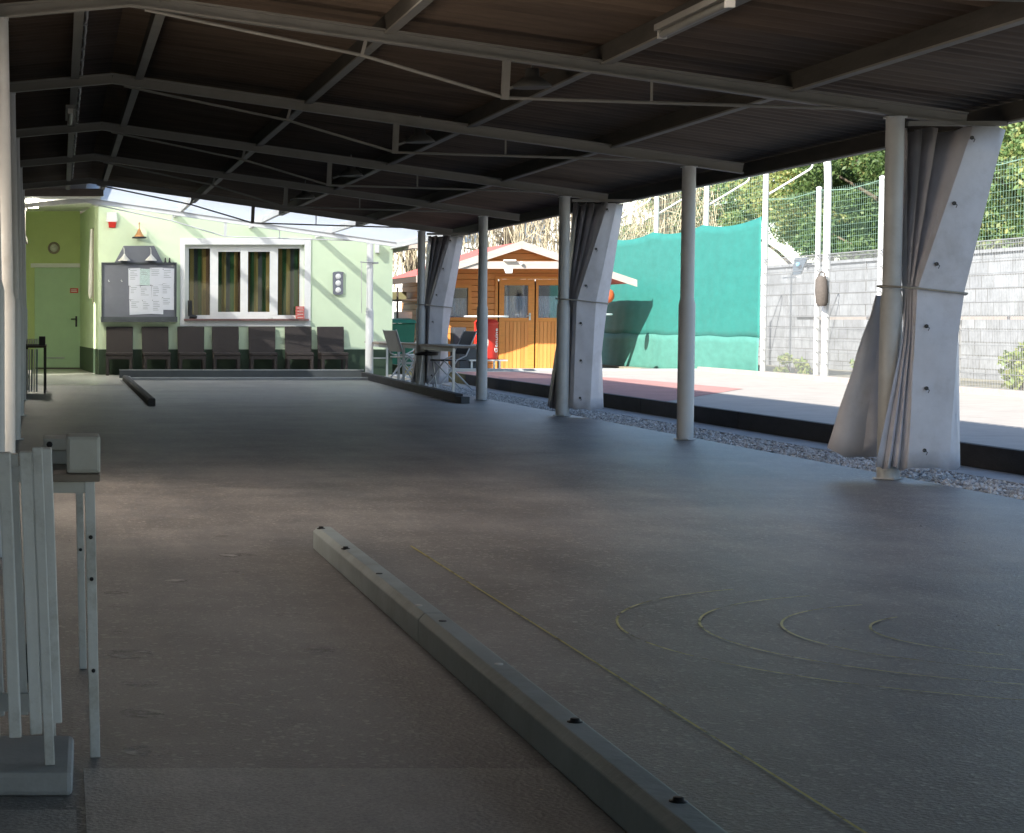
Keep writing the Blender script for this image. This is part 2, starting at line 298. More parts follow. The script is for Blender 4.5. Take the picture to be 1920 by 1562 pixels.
# ------------------------------------------------------------------ mesh builder (world coordinates)
class MB:
    def __init__(s): s.v = []; s.f = []; s.sm = []; s.mi = []
    def add(s, vs, fs, smooth=False, mi=0):
        o = len(s.v); s.v += [tuple(p) for p in vs]
        for f in fs:
            s.f.append([i+o for i in f]); s.sm.append(smooth); s.mi.append(mi)
        return s
    def box(s, x0, x1, y0, y1, z0, z1, mi=0):
        vs = [(x, y, z) for z in (z0, z1) for y in (y0, y1) for x in (x0, x1)]
        return s.add(vs, [(0, 2, 3, 1), (4, 5, 7, 6), (0, 1, 5, 4), (2, 6, 7, 3), (0, 4, 6, 2), (1, 3, 7, 5)], mi=mi)
    def bar(s, a, b, w, h, up=(0, 0, 1), mi=0):
        a = Vector(a); b = Vector(b); d = (b-a).normalized(); u = Vector(up)
        if abs(d.dot(u)) > .98: u = Vector((0, 1, 0))
        sd = d.cross(u).normalized(); u = sd.cross(d).normalized()
        vs = [p + sd*sx*w/2 + u*sz*h/2 for p in (a, b) for sz in (-1, 1) for sx in (-1, 1)]
        return s.add(vs, [(0, 1, 3, 2), (4, 6, 7, 5), (0, 4, 5, 1), (2, 3, 7, 6), (0, 2, 6, 4), (1, 5, 7, 3)], mi=mi)
    def tube(s, pts, r, n=10, caps=True, mi=0):
        pts = [Vector(p) for p in pts]; m = len(pts)
        rr = r if isinstance(r, (list, tuple)) else [r]*m
        vs = []; up = None
        for i, p in enumerate(pts):
            d = (pts[min(i+1, m-1)]-pts[max(i-1, 0)]).normalized()
            if up is None: up = Vector((0, 0, 1)) if abs(d.z) < .9 else Vector((1, 0, 0))
            sd = d.cross(up); 
            if sd.length < 1e-4: sd = d.cross(Vector((0, 1, .1)))
            sd.normalize(); up = sd.cross(d).normalized()
            for k in range(n):
                a = 2*math.pi*k/n; vs.append(p + (sd*math.cos(a)+up*math.sin(a))*rr[i])
        fs = []
        for i in range(m-1):
            for k in range(n):
                k2 = (k+1) % n; fs.append((i*n+k, i*n+k2, (i+1)*n+k2, (i+1)*n+k))
        s.add(vs, fs, n > 4, mi)
        if caps:
            s.add(vs[:n], [tuple(range(n))], mi=mi); s.add(vs[-n:], [tuple(range(n-1, -1, -1))], mi=mi)
        return s
    def lathe(s, c, prof, n=20, mi=0, axis='Z'):
        c = Vector(c); vs = []
        for (r, z) in prof:
            for k in range(n):
                a = 2*math.pi*k/n
                o = Vector((r*math.cos(a), r*math.sin(a), z))
                if axis == 'Y': o = Vector((o.x, -o.z, o.y))
                vs.append(c+o)
        fs = [(i*n+k, i*n+(k+1) % n, (i+1)*n+(k+1) % n, (i+1)*n+k) for i in range(len(prof)-1) for k in range(n)]
        s.add(vs, fs, True, mi)
        if prof[0][0] > 0: s.add(vs[:n], [tuple(range(n-1, -1, -1))], mi=mi)
        if prof[-1][0] > 0: s.add(vs[-n:], [tuple(range(n))], mi=mi)
        return s
    def prism(s, poly, off, mi=0):
        """polygon (3D points) extruded by vector off"""
        p = [Vector(q) for q in poly]; o = Vector(off); n = len(p)
        vs = p + [q+o for q in p]
        fs = [tuple(range(n)), tuple(range(2*n-1, n-1, -1))] + [(i, i+n, (i+1) % n+n, (i+1) % n) for i in range(n)]
        return s.add(vs, fs, mi=mi)
    def build(s, name, m, parent=None, bevel=0.0, solid=0.0, noshift=False):
        me = bpy.data.meshes.new(name)
        off = Vector((0, 0, 0))
        if parent is not None and not noshift: off = Vector(parent.get('_o', (0, 0, 0)))
        me.from_pydata([tuple(Vector(v)-off) for v in s.v], [], s.f)
        me.polygons.foreach_set('use_smooth', s.sm)
        mm = m if isinstance(m, (list, tuple)) else [m]
        for q in mm: me.materials.append(q)
        if len(mm) > 1: me.polygons.foreach_set('material_index', s.mi)
        me.update()
        o = bpy.data.objects.new(name, me); COL.objects.link(o)
        if parent is not None:
            o.parent = parent; o['_o'] = tuple(off)
        fix = bpy_normals(me)
        if bevel:
            b = o.modifiers.new('bevel', 'BEVEL'); b.width = bevel; b.segments = 2; b.limit_method = 'ANGLE'; b.angle_limit = R(40)
        if solid:
            b = o.modifiers.new('thickness', 'SOLIDIFY'); b.thickness = solid; b.offset = 0
        return o
def bpy_normals(me):
    import bmesh
    if len(me.polygons) > 60000: return
    bm = bmesh.new(); bm.from_mesh(me); bmesh.ops.recalc_face_normals(bm, faces=bm.faces); bm.to_mesh(me); bm.free()

def tag(o, label, cat, group=None):
    o['label'] = label; o['category'] = cat
    if group: o['group'] = group
    return o
def thing(name, label, cat, loc, group=None):
    o = bpy.data.objects.new(name, None); COL.objects.link(o); o.location = loc; o.empty_display_size = .2
    o['_o'] = tuple(loc)
    return tag(o, label, cat, group)
def single(name, mb, m, label, cat, loc=None, group=None, **k):
    """a thing that is one mesh, origin at its base"""
    if loc is None:
        a = np.array(mb.v); loc = ((a[:, 0].min()+a[:, 0].max())/2, (a[:, 1].min()+a[:, 1].max())/2, a[:, 2].min())
    mb.v = [tuple(Vector(v)-Vector(loc)) for v in mb.v]
    o = mb.build(name, m, None, **k); o.location = loc
    return tag(o, label, cat, group)
def struct(name, mb, m, **k):
    o = mb.build(name, m, None, **k); o['kind'] = 'structure'; return o
def copy_tree(o, parent=None):
    c = o.copy(); COL.objects.link(c)
    if parent is not None: c.parent = parent
    for ch in list(o.children): copy_tree(ch, c)
    return c
def text(body, size, loc, rot, m, name, parent=None, depth=.002, align='CENTER'):
    cu = bpy.data.curves.new(name, 'FONT'); cu.body = body; cu.size = size; cu.extrude = depth; cu.align_x = align; cu.align_y = 'CENTER'
    t = bpy.data.objects.new(name, cu); COL.objects.link(t)
    dg = bpy.context.evaluated_depsgraph_get()
    me = bpy.data.meshes.new_from_object(t.evaluated_get(dg)); bpy.data.objects.remove(t)
    me.materials.clear(); me.materials.append(m)
    o = bpy.data.objects.new(name, me); COL.objects.link(o)
    if parent is not None:
        o.parent = parent; loc = Vector(loc)-Vector(parent.get('_o', (0, 0, 0)))
    o.location = loc; o.rotation_euler = rot
    return o

# ------------------------------------------------------------------ dimensions of the hall
TY = [4.8, 9.35, 13.9, 18.43, 22.95, 27.35, 32.0, 37.3]      # trusses
XL, XR = -.36, 5.41                                          # column lines
RX = .45; RZ = 3.105; SL = .142                              # ridge, slope of the long roof side
def rz(x): return RZ-SL*(x-RX) if x > RX else RZ-.09*(RX-x)  # rafter centre height
def sheetz(x): return rz(x)+.165
Y0, Y1 = -7.0, 34.2

# ------------------------------------------------------------------ setting
struct('ground', MB().add([(-150, -150, -.13), (250, -150, -.13), (250, 250, -.13), (-150, 250, -.13)], [(0, 1, 2, 3)]), M['soil'])
struct('hall_floor', MB().box(-8, 5.58, -9, 36.2, -.128, 0), M['asphalt'])
struct('porch_floor', MB().box(-.55, 1.02, 33.6, 44.2, -.1, .004).box(1.02, 5.9, 36.2, 39.65, -.1, .002), M['tiles'])
struct('floor_slab', MB().box(.055, 1.152, -3, 4.92, -.05, .004).box(-2.5, .035, -3, 4.50, -.05, .004), M['slab'])
struct('path', MB().box(6.10, 6.43, -9, 47, -.125, .004).box(5.58, 9.2, 41.6, 47.5, -.126, -.02), M['concrete'])
# court
cb = MB().box(6.49, 12.55, 2, 41.9, -.12, .018)
struct('court', cb, M['courtasph'])
rb = MB().add([(6.5, 24.5, .022), (10.0, 31.2, .022), (9.75, 36, .022), (8.9, 41, .022), (6.5, 41.4, .022)], [(0, 1, 2, 3, 4)])
struct('court_band', rb, M['courtred'])
struct('court_apron', MB().box(9.0, 12.9, 42.0, 52, -.12, -.085), M['concrete'])
# gravel bed: many pebbles, one mass
gb = MB().box(5.58, 6.10, -9, 37, -.127, -.012)
struct('gravel_bed', gb, M['gravel'])
def pebbles(name, x0, x1, y0, y1, n, z, m):
    t = rng.random((n, 2)); P = np.c_[x0+(x1-x0)*t[:, 0], y0+(y1-y0)*t[:, 1]]
    r = rng.uniform(.008, .020, n)
    base = np.array([(1, 0, 0), (-1, 0, 0), (0, 1, 0), (0, -1, 0), (0, 0, .7), (0, 0, -.7)])
    tri = np.array([(0, 2, 4), (2, 1, 4), (1, 3, 4), (3, 0, 4), (2, 0, 5), (1, 2, 5), (3, 1, 5), (0, 3, 5)])
    a = rng.random(n)*6.28; ca, sa = np.cos(a), np.sin(a)
    V = np.empty((n, 6, 3)); s = rng.uniform(.7, 1.5, (n, 3))
    for k in range(6):
        b = base[k]*s; V[:, k, 0] = P[:, 0]+r*(b[:, 0]*ca-b[:, 1]*sa); V[:, k, 1] = P[:, 1]+r*(b[:, 0]*sa+b[:, 1]*ca); V[:, k, 2] = z+r*.5+r*b[:, 2]
    Fc = (tri[None]+6*np.arange(n)[:, None, None]).reshape(-1, 3)
    me = bpy.data.meshes.new(name); me.from_pydata(V.reshape(-1, 3).tolist(), [], Fc.tolist()); me.materials.append(m)
    o = bpy.data.objects.new(name, me); COL.objects.link(o); o['kind'] = 'stuff'; return o
pm = leafmat('pebbles', [(.22, .22, .22), (.48, .47, .46), (.68, .67, .65), (.36, .35, .34), (.78, .78, .78)], 0.0)
o = pebbles('gravel', 5.585, 6.095, 9, 33, 9000, -.012, pm); tag(o, 'loose grey gravel strip between asphalt and court kerb', 'gravel')

# ------------------------------------------------------------------ painted marks on the asphalt
def strip(pts, w, z):
    mb = MB(); vs = []
    for i, p in enumerate(pts):
        a = Vector(pts[max(i-1, 0)]); b = Vector(pts[min(i+1, len(pts)-1)]); d = (b-a).normalized(); n = Vector((-d.y, d.x))
        vs += [(p[0]+n.x*w/2, p[1]+n.y*w/2, z), (p[0]-n.x*w/2, p[1]-n.y*w/2, z)]
    mb.add(vs, [(2*i, 2*i+1, 2*i+3, 2*i+2) for i in range(len(pts)-1)]); return mb
struct('line_marking', strip([(1.617+.029*t, 9.79-6.6*t) for t in np.linspace(0, 1, 14)], .008, .004), M['yellow'])
CX, CYc = 3.235, 7.02
for k, (r, a0, a1) in enumerate([(1.345, 118, 264), (1.07, 112, 262), (.80, 112, 255), (.515, 125, 235)]):
    mb = strip([(CX+r*math.cos(R(a)), CYc+r*math.sin(R(a))) for a in np.linspace(a0, a1, 60)], .009, .004)
    struct('ring_marking', mb, M['ring'])

wp = MB()
for px, py, w in [(447, 1042, 72), (412, 1005, 34), (218, 1112, 50), (222, 1137, 40), (222, 1187, 46), (240, 1226, 92), (262, 1281, 78), (265, 1338, 88), (275, 1409, 92), (545, 1155, 60), (600, 1220, 62), (430, 1072, 40), (330, 1090, 46)]:
    d = ray(px, py); k = -EYE/d.z; c = d*k; r = w/F*k/2
    wp.add([(c.x+r*math.cos(a)*random.uniform(.9, 1.1), c.y+r*1.1*math.sin(a)*random.uniform(.9, 1.1), .0015) for a in np.linspace(0, 2*math.pi, 18)[:-1]], [tuple(range(17))])
struct('worn_patches', wp, M['patch'])
lt_ = MB()
for k in range(170):
    x, y = random.uniform(-.2, 5.4), 4.6+14*random.random()**1.5; a = random.random()*6.28; r = random.uniform(.003, .008)
    lt_.add([(x+r*math.cos(a+b)*q, y+r*math.sin(a+b)*q, .004+.003*random.random()) for b, q in ((0, 1.4), (1.6, .7), (3.1, 1.2), (4.7, .8))], [(0, 1, 2, 3)])
lt_ = lt_.build('litter', M['leafbits']); lt_['kind'] = 'stuff'; tag(lt_, 'tiny dry leaf bits and grit scattered over the asphalt', 'litter')
# ------------------------------------------------------------------ the hall
hall = thing('open_hall', 'long open sided hall with dark pitched roof on grey steel posts over the asphalt lanes', 'hall', (2.5, 14, 0))
# corrugated roof sheet: wave runs up the slope
def corr(x0, x1, y0, y1, nper, amp=.018, per=.177):
    ny = int((y1-y0)/per*nper); ys = np.linspace(y0, y1, ny+1)
    mb = MB(); vs = []
    for y in ys:
        w = amp*math.sin(2*math.pi*(y-Y0)/per)
        vs += [(x0, y, sheetz(x0)+w), (x1, y, sheetz(x1)+w)]
    mb.add(vs, [(2*i, 2*i+1, 2*i+3, 2*i+2) for i in range(ny)], True); return mb
SK0, SK1 = 10.3, 12.7  # extent of the added translucent roof opening
for ya, yb in ((Y0, SK0), (SK1, Y1)):
    corr(RX, 6.3, ya, yb, 6).build('roof_sheet', M['rooffibre'], hall, solid=.008)
    corr(-.75, RX, ya, yb, 6).build('roof_sheet', M['rooffibre'], hall, solid=.008)
corr(2.6, 6.3, 11.1, SK1, 6).build('roof_sheet', M['rooffibre'], hall, solid=.008)
corr(4.3, 6.3, SK0, 11.1, 6).build('roof_sheet', M['rooffibre'], hall, solid=.008)
corr(2.6, 4.3, SK0, 11.1, 6).build('added_light_roof_sheet', M['sheer'], hall)
corr(-.75, RX, SK0, SK1, 6).build('added_light_roof_sheet', M['sheer'], hall)     # unseen translucent sheets added to light the band on the floor
corr(RX, 2.6, SK0, SK1, 6).build('added_light_roof_sheet', M['sheer'], hall)
corr(RX, 6.3, Y1+.02, 39.68, 6).build('clear_roof_sheet', M['clear'], hall)
for x in (.13, .68, 2.13, 3.53, 4.76, 6.16, -.6):
    z1 = sheetz(x)-.02; h = .125
    pu = MB().box(x-.028, x+.028, Y0, Y1+.02, z1-h+.013, z1).build('purlin', M['purlinweb'], hall)
    MB().box(x-.034, x+.034, Y0, Y1+.02, z1-h, z1-h+.012).build('lower_flange', M['purlin'], pu)
    if x > .5:
        MB().box(x-.03, x+.03, Y1+.05, 39.68, z1-.10, z1).build('purlin', M['white'], hall)
for i, y in enumerate(TY):
    white = i == 7; sm = M['white'] if white else M['steel']  # last truss and post whiter, bright canopy light put into their colour
    def ib(mb, a, b):
        a = Vector(a); b = Vector(b)
        mb.bar(a+Vector((0, 0, .038)), b+Vector((0, 0, .038)), .07, .012); mb.bar(a-Vector((0, 0, .038)), b-Vector((0, 0, .038)), .07, .012)
        mb.bar(a, b, .012, .066)
    mb = MB(); ib(mb, (RX, y, rz(RX)), (5.87, y, rz(5.87))); ib(mb, (RX, y, rz(RX)), (-.62, y, rz(-.62)))
    ra = mb.build('rafter', sm, hall)
    lo = 2.475; sx = 2.88
    yb = y-.0
    MB().tube([(.55, yb, rz(.55)-.05), (1.95, yb, 2.75), (sx, yb, lo)], .012, 6).build('tie_rod', sm, ra)
    MB().tube([(sx, yb, lo), (3.83, yb, lo-.03), (5.30, yb, 2.40)], .012, 6).build('tie_rod', sm, ra)
    MB().bar((sx, yb, lo-.01), (sx+.01, yb, rz(sx)-.04), .05, .035, (0, 1, 0)).build('strut', M['iron'] if False else sm, ra)
    MB().bar((1.95, yb, 2.74), (1.98, yb, rz(1.96)-.04), .022, .02, (0, 1, 0)).build('strut', sm, ra)
    MB().bar((3.83, yb, lo-.02), (3.83, yb, rz(3.83)-.04), .014, .014, (0, 1, 0)).build('strut', sm, ra)
    for X, lean in ((XL-.0107*(y-13.9), .03), (XR, .0)):
        if X < 0 and i == 7: continue
        top = rz(X)-.045
        c = MB().tube([(X-lean, y, top), (X, y, 1.22)], .058, 20).tube([(X, y, 1.22), (X, y, 1.17), (X, y, .004)], [.058, .070, .071], 20)
        c.tube([(X-.0, y, .004), (X, y, .014)], .10, 4)
        cm = M['white'] if white else M['post']
        co = c.build('column', cm, hall)
        MB().box(X-lean-.06, X-lean+.06, y-.05, y+.05, top-.012, top+.0).build('cap_plate', cm, co)
cb_ = MB(); yy = 12.0
while yy < 33.5:
    cb_.tube([(.185, yy, sheetz(.18)-.07+.006*math.sin(yy*3)), (.19, yy+.35, sheetz(.18)-.085), (.185, yy+.7, sheetz(.18)-.07+.006*math.sin(yy*3+2.1))], .012, 6); cb_.box(.15, .20, yy-.02, yy+.02, sheetz(.18)-.09, sheetz(.18)-.05); yy += .7
cb_.build('cable', M['greybox'], hall)
# gutter along the outer edge
MB().tube([(6.34, Y0, 2.44), (6.34, Y1, 2.44)], .012, 6).build('eave_wire', M['iron'], hall)

# left side of the hall: tall grey boards between the posts
lw = MB()
y = -7.0
while y < 39:
    lw.box(-.66+random.uniform(-.008, .008), -.62, y, y+.301, .0, .3 if 10.2 < y < 14.0 else 2.98); y += .3
lw.box(-.62, -.58, -7, 39, .5, .58).box(-.62, -.58, -7, 39, 2.4, 2.48)
lw.box(-.66, -.60, -7, 39, 2.981, 3.16)
ls = MB(); vs = []
for i in range(161):
    yy = 10.15+4.2*i/160; xx = -.665+.012*math.sin(yy*2*math.pi/.1)
    vs += [(xx, yy, .26), (xx, yy, 1.85)]
ls.add(vs, [(2*i, 2*i+2, 2*i+3, 2*i+1) for i in range(160)], True)
ls.build('added_light_wall_sheet', M['sheer'], hall); lw.box(-.66, -.62, 10.1, 14.4, 1.84, 2.98)  # unseen translucent wall sheet added to brighten the floor band
single('board_wall', lw, M['boardwall'], 'wall of grey upright boards closing the left side of the hall', 'wall', (-.64, 27, 0))

# ------------------------------------------------------------------ tied-back curtains on the right hand posts
def curtain(y, label, seed, sc=1.0):
    rd = random.Random(seed); X = XR
    top = [(.105, .34), (.12, .10), (.17, .31), (.19, .03), (.235, .27), (.27, -.02), (.33, .22), (.42, -.06), (.465, -.10), (.70, -.03), (.69, .2), (.62, .30)]
    mid = [(.080, .02), (.084, -.03), (.088, .05), (.09, -.05), (.095, .02), (.10, -.07), (.105, .0), (.11, -.09), (.12, -.12), (.43, -.10), (.455, .02), (.44, .12)]
    low = [(.05, -.088), (.042, -.105), (.057, -.088), (.06, -.115), (.072, -.09), (.077, -.125), (.087, -.095), (.092, -.135), (.10, -.145), (.385, -.12), (.41, -.03), (.45, .03)]
    bot = [(-.105, -.075), (-.125, -.11), (-.07, -.09), (-.055, -.14), (-.02, -.10), (.0, -.15), (.03, -.11), (.05, -.155), (.06, -.175), (.33, -.15), (.355, -.05), (.46, -.02)]
    if seed > 1:
        top = [(.165, .30), (.17, .05), (.22, .28), (.24, .02), (.30, .25), (.33, -.02), (.36, .15), (.40, -.08), (.44, -.12), (.55, -.10), (.655, .0), (.60, .2)]
        mid = [(.06, .2), (.065, .07), (.075, .17), (.08, .04), (.09, .15), (.095, 0), (.10, .12), (.115, -.05), (.125, -.09), (.335, -.11), (.49, .02), (.44, .2)]
        low = None
        bot = [(-.11, .22), (-.12, .05), (-.06, .2), (-.05, .02), (.0, .18), (.02, .0), (.06, .15), (.08, -.05), (.09, -.09), (.26, -.12), (.35, -.02), (.455, .05)]
    j = lambda L, a: [(p[0]*sc+rd.uniform(-a, a), p[1]+rd.uniform(-a, a)) for p in L]
    if seed > 1: top, mid, bot = j(top, .012), j(mid, .006), j(bot, .018)
    rows = []
    zt, zm, zb = 2.285, 1.235, .085
    def lerp(A, B, t): return [(a[0]+(b[0]-a[0])*t, a[1]+(b[1]-a[1])*t) for a, b in zip(A, B)]
    for k in range(7): rows.append((zt+(zm-zt)*k/6, lerp(top, mid, k/6)))
    for k in range(1, 11):
        t = k/10
        if low: P = lerp(mid, low, t/.25) if t < .25 else lerp(low, bot, (t-.25)/.75)
        else: P = lerp(mid, bot, t**.85)
        rows.append((zm+(zb-zm)*t, P))
    t_ = thing('tied_curtain', label, 'curtain', (X, y, 0), 'grey curtains tied back at the hall posts')
    mb = MB(); n = len(top); sub = 4; vs = []
    for ri, (z, P) in enumerate(rows):
        for k in range(n-1):
            for s in range(sub):
                t = s/sub; a, b = P[k], P[k+1]
                amp = .5*(1-abs(2*t-1))*(.012 if ri not in (6,) else .004)
                w = amp*math.sin(ri*1.3+k*2.1+seed)
                if k >= 8: w += amp*1.0*(math.sin(ri*2.2+t*6+seed)+.7*math.sin(ri*.9-t*9))
                dz = (.012*math.sin(k*1.7+seed)-.015*(k/n)) if ri in (0, len(rows)-1) else 0
                vs.append((X+a[0]+(b[0]-a[0])*t+w*.4, y+a[1]+(b[1]-a[1])*t+w, z+dz))
        vs.append((X+P[-1][0], y+P[-1][1], z))
    w_ = (n-1)*sub+1
    for ri in range(len(rows)-1):
        for k in range(w_-1):
            a = ri*w_+k; mb.add([], []); mb.f.append([a, a+1, a+w_+1, a+w_]); mb.sm.append(k % sub != 0 or False); mb.mi.append(0)
    mb.v = vs
    mb.sm = [True]*len(mb.f)
    sheet = mb.build('curtain_sheet', M['curtain'], t_, solid=.006)
    sheet.data.set_sharp_from_angle(angle=R(24))
    if low:
        fb_ = MB(); vs = []
        for q in range(9):
            tq = q/8; z = 1.2+(zb+.11-1.2)*tq
            for (m_, b_) in (((.10, .16), (-.02, .14)), ((.02, .15), (-.10, .20)), ((-.04, .12), (-.22, .17)), ((-.07, .08), (-.33, .20))):
                vs.append((X+m_[0]+(b_[0]-m_[0])*tq+.004*math.sin(q*2), y+m_[1]+(b_[1]-m_[1])*tq+.008*math.sin(q*1.7+b_[0]*30), z-.06*(b_[0] > -.3)*tq))
        fb_.add(vs, [(q*4+k, q*4+k+1, q*4+k+5, q*4+k+4) for q in range(8) for k in range(3)])
        fb_.sm = [True]*len(fb_.f); fb_.build('back_flap', M['curtain'], t_, solid=.006).data.set_sharp_from_angle(angle=R(30))
    # eyelets down the leading panel
    for z, tt in ((2.21, .06), (1.79, .17), (1.40, .22), (1.0, .24), (.60, .33), (.20, .37)):
        best = min(range(len(rows)-1), key=lambda i: 0 if rows[i][0] >= z >= rows[i+1][0] else 1)
        u = (rows[best][0]-z)/(rows[best][0]-rows[best+1][0]); P = lerp(rows[best][1], rows[best+1][1], u)
        x = X+P[8][0]+(P[9][0]-P[8][0])*tt; yy = y+P[8][1]+(P[9][1]-P[8][1])*tt-.012
        MB().lathe((x, yy, z), [(.005, -.004), (.008, 0), (.012, .002), (.013, -.006)], 12, axis='Y').build('eyelet', M['eyelet'], t_)
        MB().tube([(x, yy-.006, z), (x+.012, yy-.014, z-.012), (x+.004, yy-.014, z-.03)], .003, 5).build('tie_end', M['eyelet'], t_)
    MB().tube([(X-.075, y-.02, 1.26), (X-.02, y-.09, 1.255), (X+.10, y-.145, 1.245), (X+.28, y-.138, 1.225), (X+.44, y-.12, 1.21), (X+.485, y+.02, 1.205), (X+.47, y+.14, 1.21), (X+.35, y+.23, 1.22), (X+.04, y+.22, 1.25), (X-.07, y+.06, 1.26), (X-.075, y-.02, 1.26)], .008, 6).build('tie_strap', M['rope'], t_)
    MB().box(X+.08, X+.72, y-.02, y+.02, 2.295, 2.325).build('top_rail', M['steel'], t_)
    return t_
curtain(TY[2], 'largest grey pleated curtain tied back at the nearest right hand post', 1)
curtain(TY[4], 'grey curtain tied back at the post before the teal screen and wooden hut', 2, .97)
curtain(TY[6], 'smallest tied grey curtain, behind the long aluminium tables', 3, .95)

# ------------------------------------------------------------------ lane boards
def plank_row(name, label, x0, x1, ys, h, m, loc, taper=0.0):
    t = thing(name, label, 'lane board', loc)
    for a, b in zip(ys[:-1], ys[1:]):
        pl = MB(); c = .022
        prof = [(x0, .0), (x0, h-c), (x0+c*.9, h), (x1-.008, h), (x1, h-.008), (x1, 0)]
        pl.prism([(p[0], a+.004, p[1]) for p in prof], (0, b-a-.008, 0))
        pl.build('plank', m, t, bevel=.004)
    return t
fb = plank_row('lane_board', 'long grey painted beam with bolts along the near lane, in the foreground', 1.158, 1.245, [-1, 2.1, 6.85, 9.72], .10, M['beamtop'], (1.2, 6, 0))
for px, py, wh in [(602, 991, 0), (648, 1029, 0), (711, 1076, 2), (785, 1136, 1), (830, 1165, 2), (935, 1246, 1), (1078, 1354, 0), (1272, 1503, 0)]:
    d = ray(px, py); k = (.10-EYE)/d.z; p = d*k
    if wh == 0:
        MB().lathe((p.x, p.y, .10), [(.019, -.002), (.019, .002), (.012, .003), (.011, .009), (.007, .010)], 10).build('bolt', M['black'], fb)
    else:
        MB().lathe((p.x, p.y, .10), [(.013, -.001), (.012, .003), (.004, .0035)], 10).build('screw_cover', M['white'] if wh == 1 else M['boardedge'], fb)
plank_row('lane_board', 'dark beam along the left edge of the far lane', 1.06, 1.15, [25.6, 30.5, 36.1], .09, M['kerb'], (1.1, 30, 0))
t = thing('lane_board', 'dark low board running past the metal tables to the post', 'lane board', (5.2, 32, 0))
MB().bar((5.33, 37.4, .055), (5.12, 31.5, .055), .10, .11).bar((5.12, 31.49, .055), (4.98, 26.6, .055), .10, .11).build('plank', M['kerb'], t, bevel=.006)
MB().bar((4.98, 26.58, .04), (5.02, 26.38, .04), .11, .08).build('end_block', M['boardedge'], t)
t = thing('end_board', 'dark blue grey stop board in front of the row of chairs', 'end board', (3.1, 37.5, 0))
MB().box(1.05, 5.36, 37.55, 37.60, .0, .135).build('board', M['boardedge'], t)
MB().box(1.05, 5.36, 37.60, 37.66, .135, .15).build('cap_strip', M['alu'], t)
single('end_kerb', MB().box(1.16, 5.30, 36.22, 36.32, .002, .05).box(1.1, 1.2, 36.15, 36.3, .0, .07), M['greybox'], 'low pale kerb strip across the end of the lane', 'kerb', bevel=.006)

# court kerb near side
t = thing('court_kerb', 'dark timber kerb between the gravel strip and the court', 'kerb', (6.46, 24, 0))
ys = [3, 8.2, 13.4, 16.9, 20.2, 23.6, 27, 30.4, 33.8, 37.2, 41.9]
for a, b in zip(ys[:-1], ys[1:]):
    MB().box(6.43, 6.49, a+.006, b-.006, -.02, .165).build('plank', M['mossy'] if a > 32 else M['kerb'], t, bevel=.006)
t = thing('court_kerb', 'grey kerb along the wire fence on the far side of the court', 'kerb', (12.6, 30, 0))
MB().box(12.55, 12.63, 12, 42.0, -.02, .10).build('plank', M['fascia'], t, bevel=.006)
MB().box(6.5, 12.62, 42.01, 42.08, -.02, .06).build('plank', M['greybox'], t, bevel=.006)

# ------------------------------------------------------------------ clubhouse
WY = 39.7
club = thing('clubhouse', 'light green clubhouse with white framed window and dark green plinth', 'building', (3.4, 42, 0))
def wallpoly(pts, y, th, name, m, holes=()):
    return MB().prism([(p[0], y, p[1]) for p in pts], (0, th, 0)).build(name, m, club)
wx0, wz1 = xz(347, 459, WY); wx1, wz0 = xz(570, 600, WY)     # window opening
CR = 6.18
def front(x0, x1, z0, z1):                                    # wall piece with sloped top if z1 is None
    if z1 is None: return [(x0, z0), (x1, z0), (x1, sheetz(x1)-.03), (x0, sheetz(x0)-.03)]
    return [(x0, z0), (x1, z0), (x1, z1), (x0, z1)]
mb = MB()
for pc in (front(.72, wx0, -.1, None), front(wx1, CR, -.1, None), front(wx0, wx1, -.1, wz0), front(wx0, wx1, wz1, None)):
    mb.prism([(p[0], WY, p[1]) for p in pc], (0, .24, 0))
mb.prism([(CR-.24, WY+.241, -.1), (CR, WY+.241, -.1), (CR, WY+.241, sheetz(CR)-.03), (CR-.24, WY+.241, sheetz(CR)-.03)], (0, 12.5, 0))
mb.build('wall', M['green'], club)
MB().box(.66, wx1+4, WY-.012, WY-.001, -.02, .475).build('plinth', M['plinth'], club) if False else None
mb = MB().box(.722, CR+.008, WY-.010, WY-.001, -.02, .475).box(CR+.001, CR+.008, WY, WY+12, -.02, .475)
mb.build('plinth', M['plinth'], club)
# porch: return wall, back wall, ceiling
mb = MB().prism([(.72, WY+.01, -.02), (.72, WY+.01, 3.2), (.42, 44.3, 3.2), (.42, 44.3, -.02)], (.06, .0, 0))
mb.build('wall', M['green'], club)
MB().prism([(.714, WY+.0, -.02), (.714, WY+.0, .475), (.414, 44.29, .475), (.414, 44.29, -.02)], (.005, 0, 0)).build('plinth', M['plinth'], club)
dz1 = xz(60, 502, 44.3)[1]; dx1 = xz(152, 600, 44.3)[0]
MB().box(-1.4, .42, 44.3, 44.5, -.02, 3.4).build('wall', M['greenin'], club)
MB().box(dx1+.1, .42, 44.285, 44.299, -.02, .475).build('plinth', M['plinth'], club)
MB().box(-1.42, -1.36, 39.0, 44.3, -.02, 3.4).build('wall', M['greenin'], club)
MB().prism([(-1.4, 34.3, 3.06), (-1.4, 34.3, 3.10), (-1.4, 44.6, 3.33), (-1.4, 44.6, 3.27)], (2.1, 0, 0)).build('porch_ceiling', M['white'], club)
MB().box(-1.2, .70, 34.22, 34.30, 3.0, 3.12).build('fascia_board', M['fascia'], club)
MB().box(-1.6, .58, 34.02, 50, 3.335, 3.45).prism([(.58, WY+.02, 3.32), (6.5, WY+.02, sheetz(6.5)+.02), (6.5, WY+.02, sheetz(6.5)+.12), (.58, WY+.02, 3.44)], (0, 13, 0)).build('roof', M['fascia'], club)
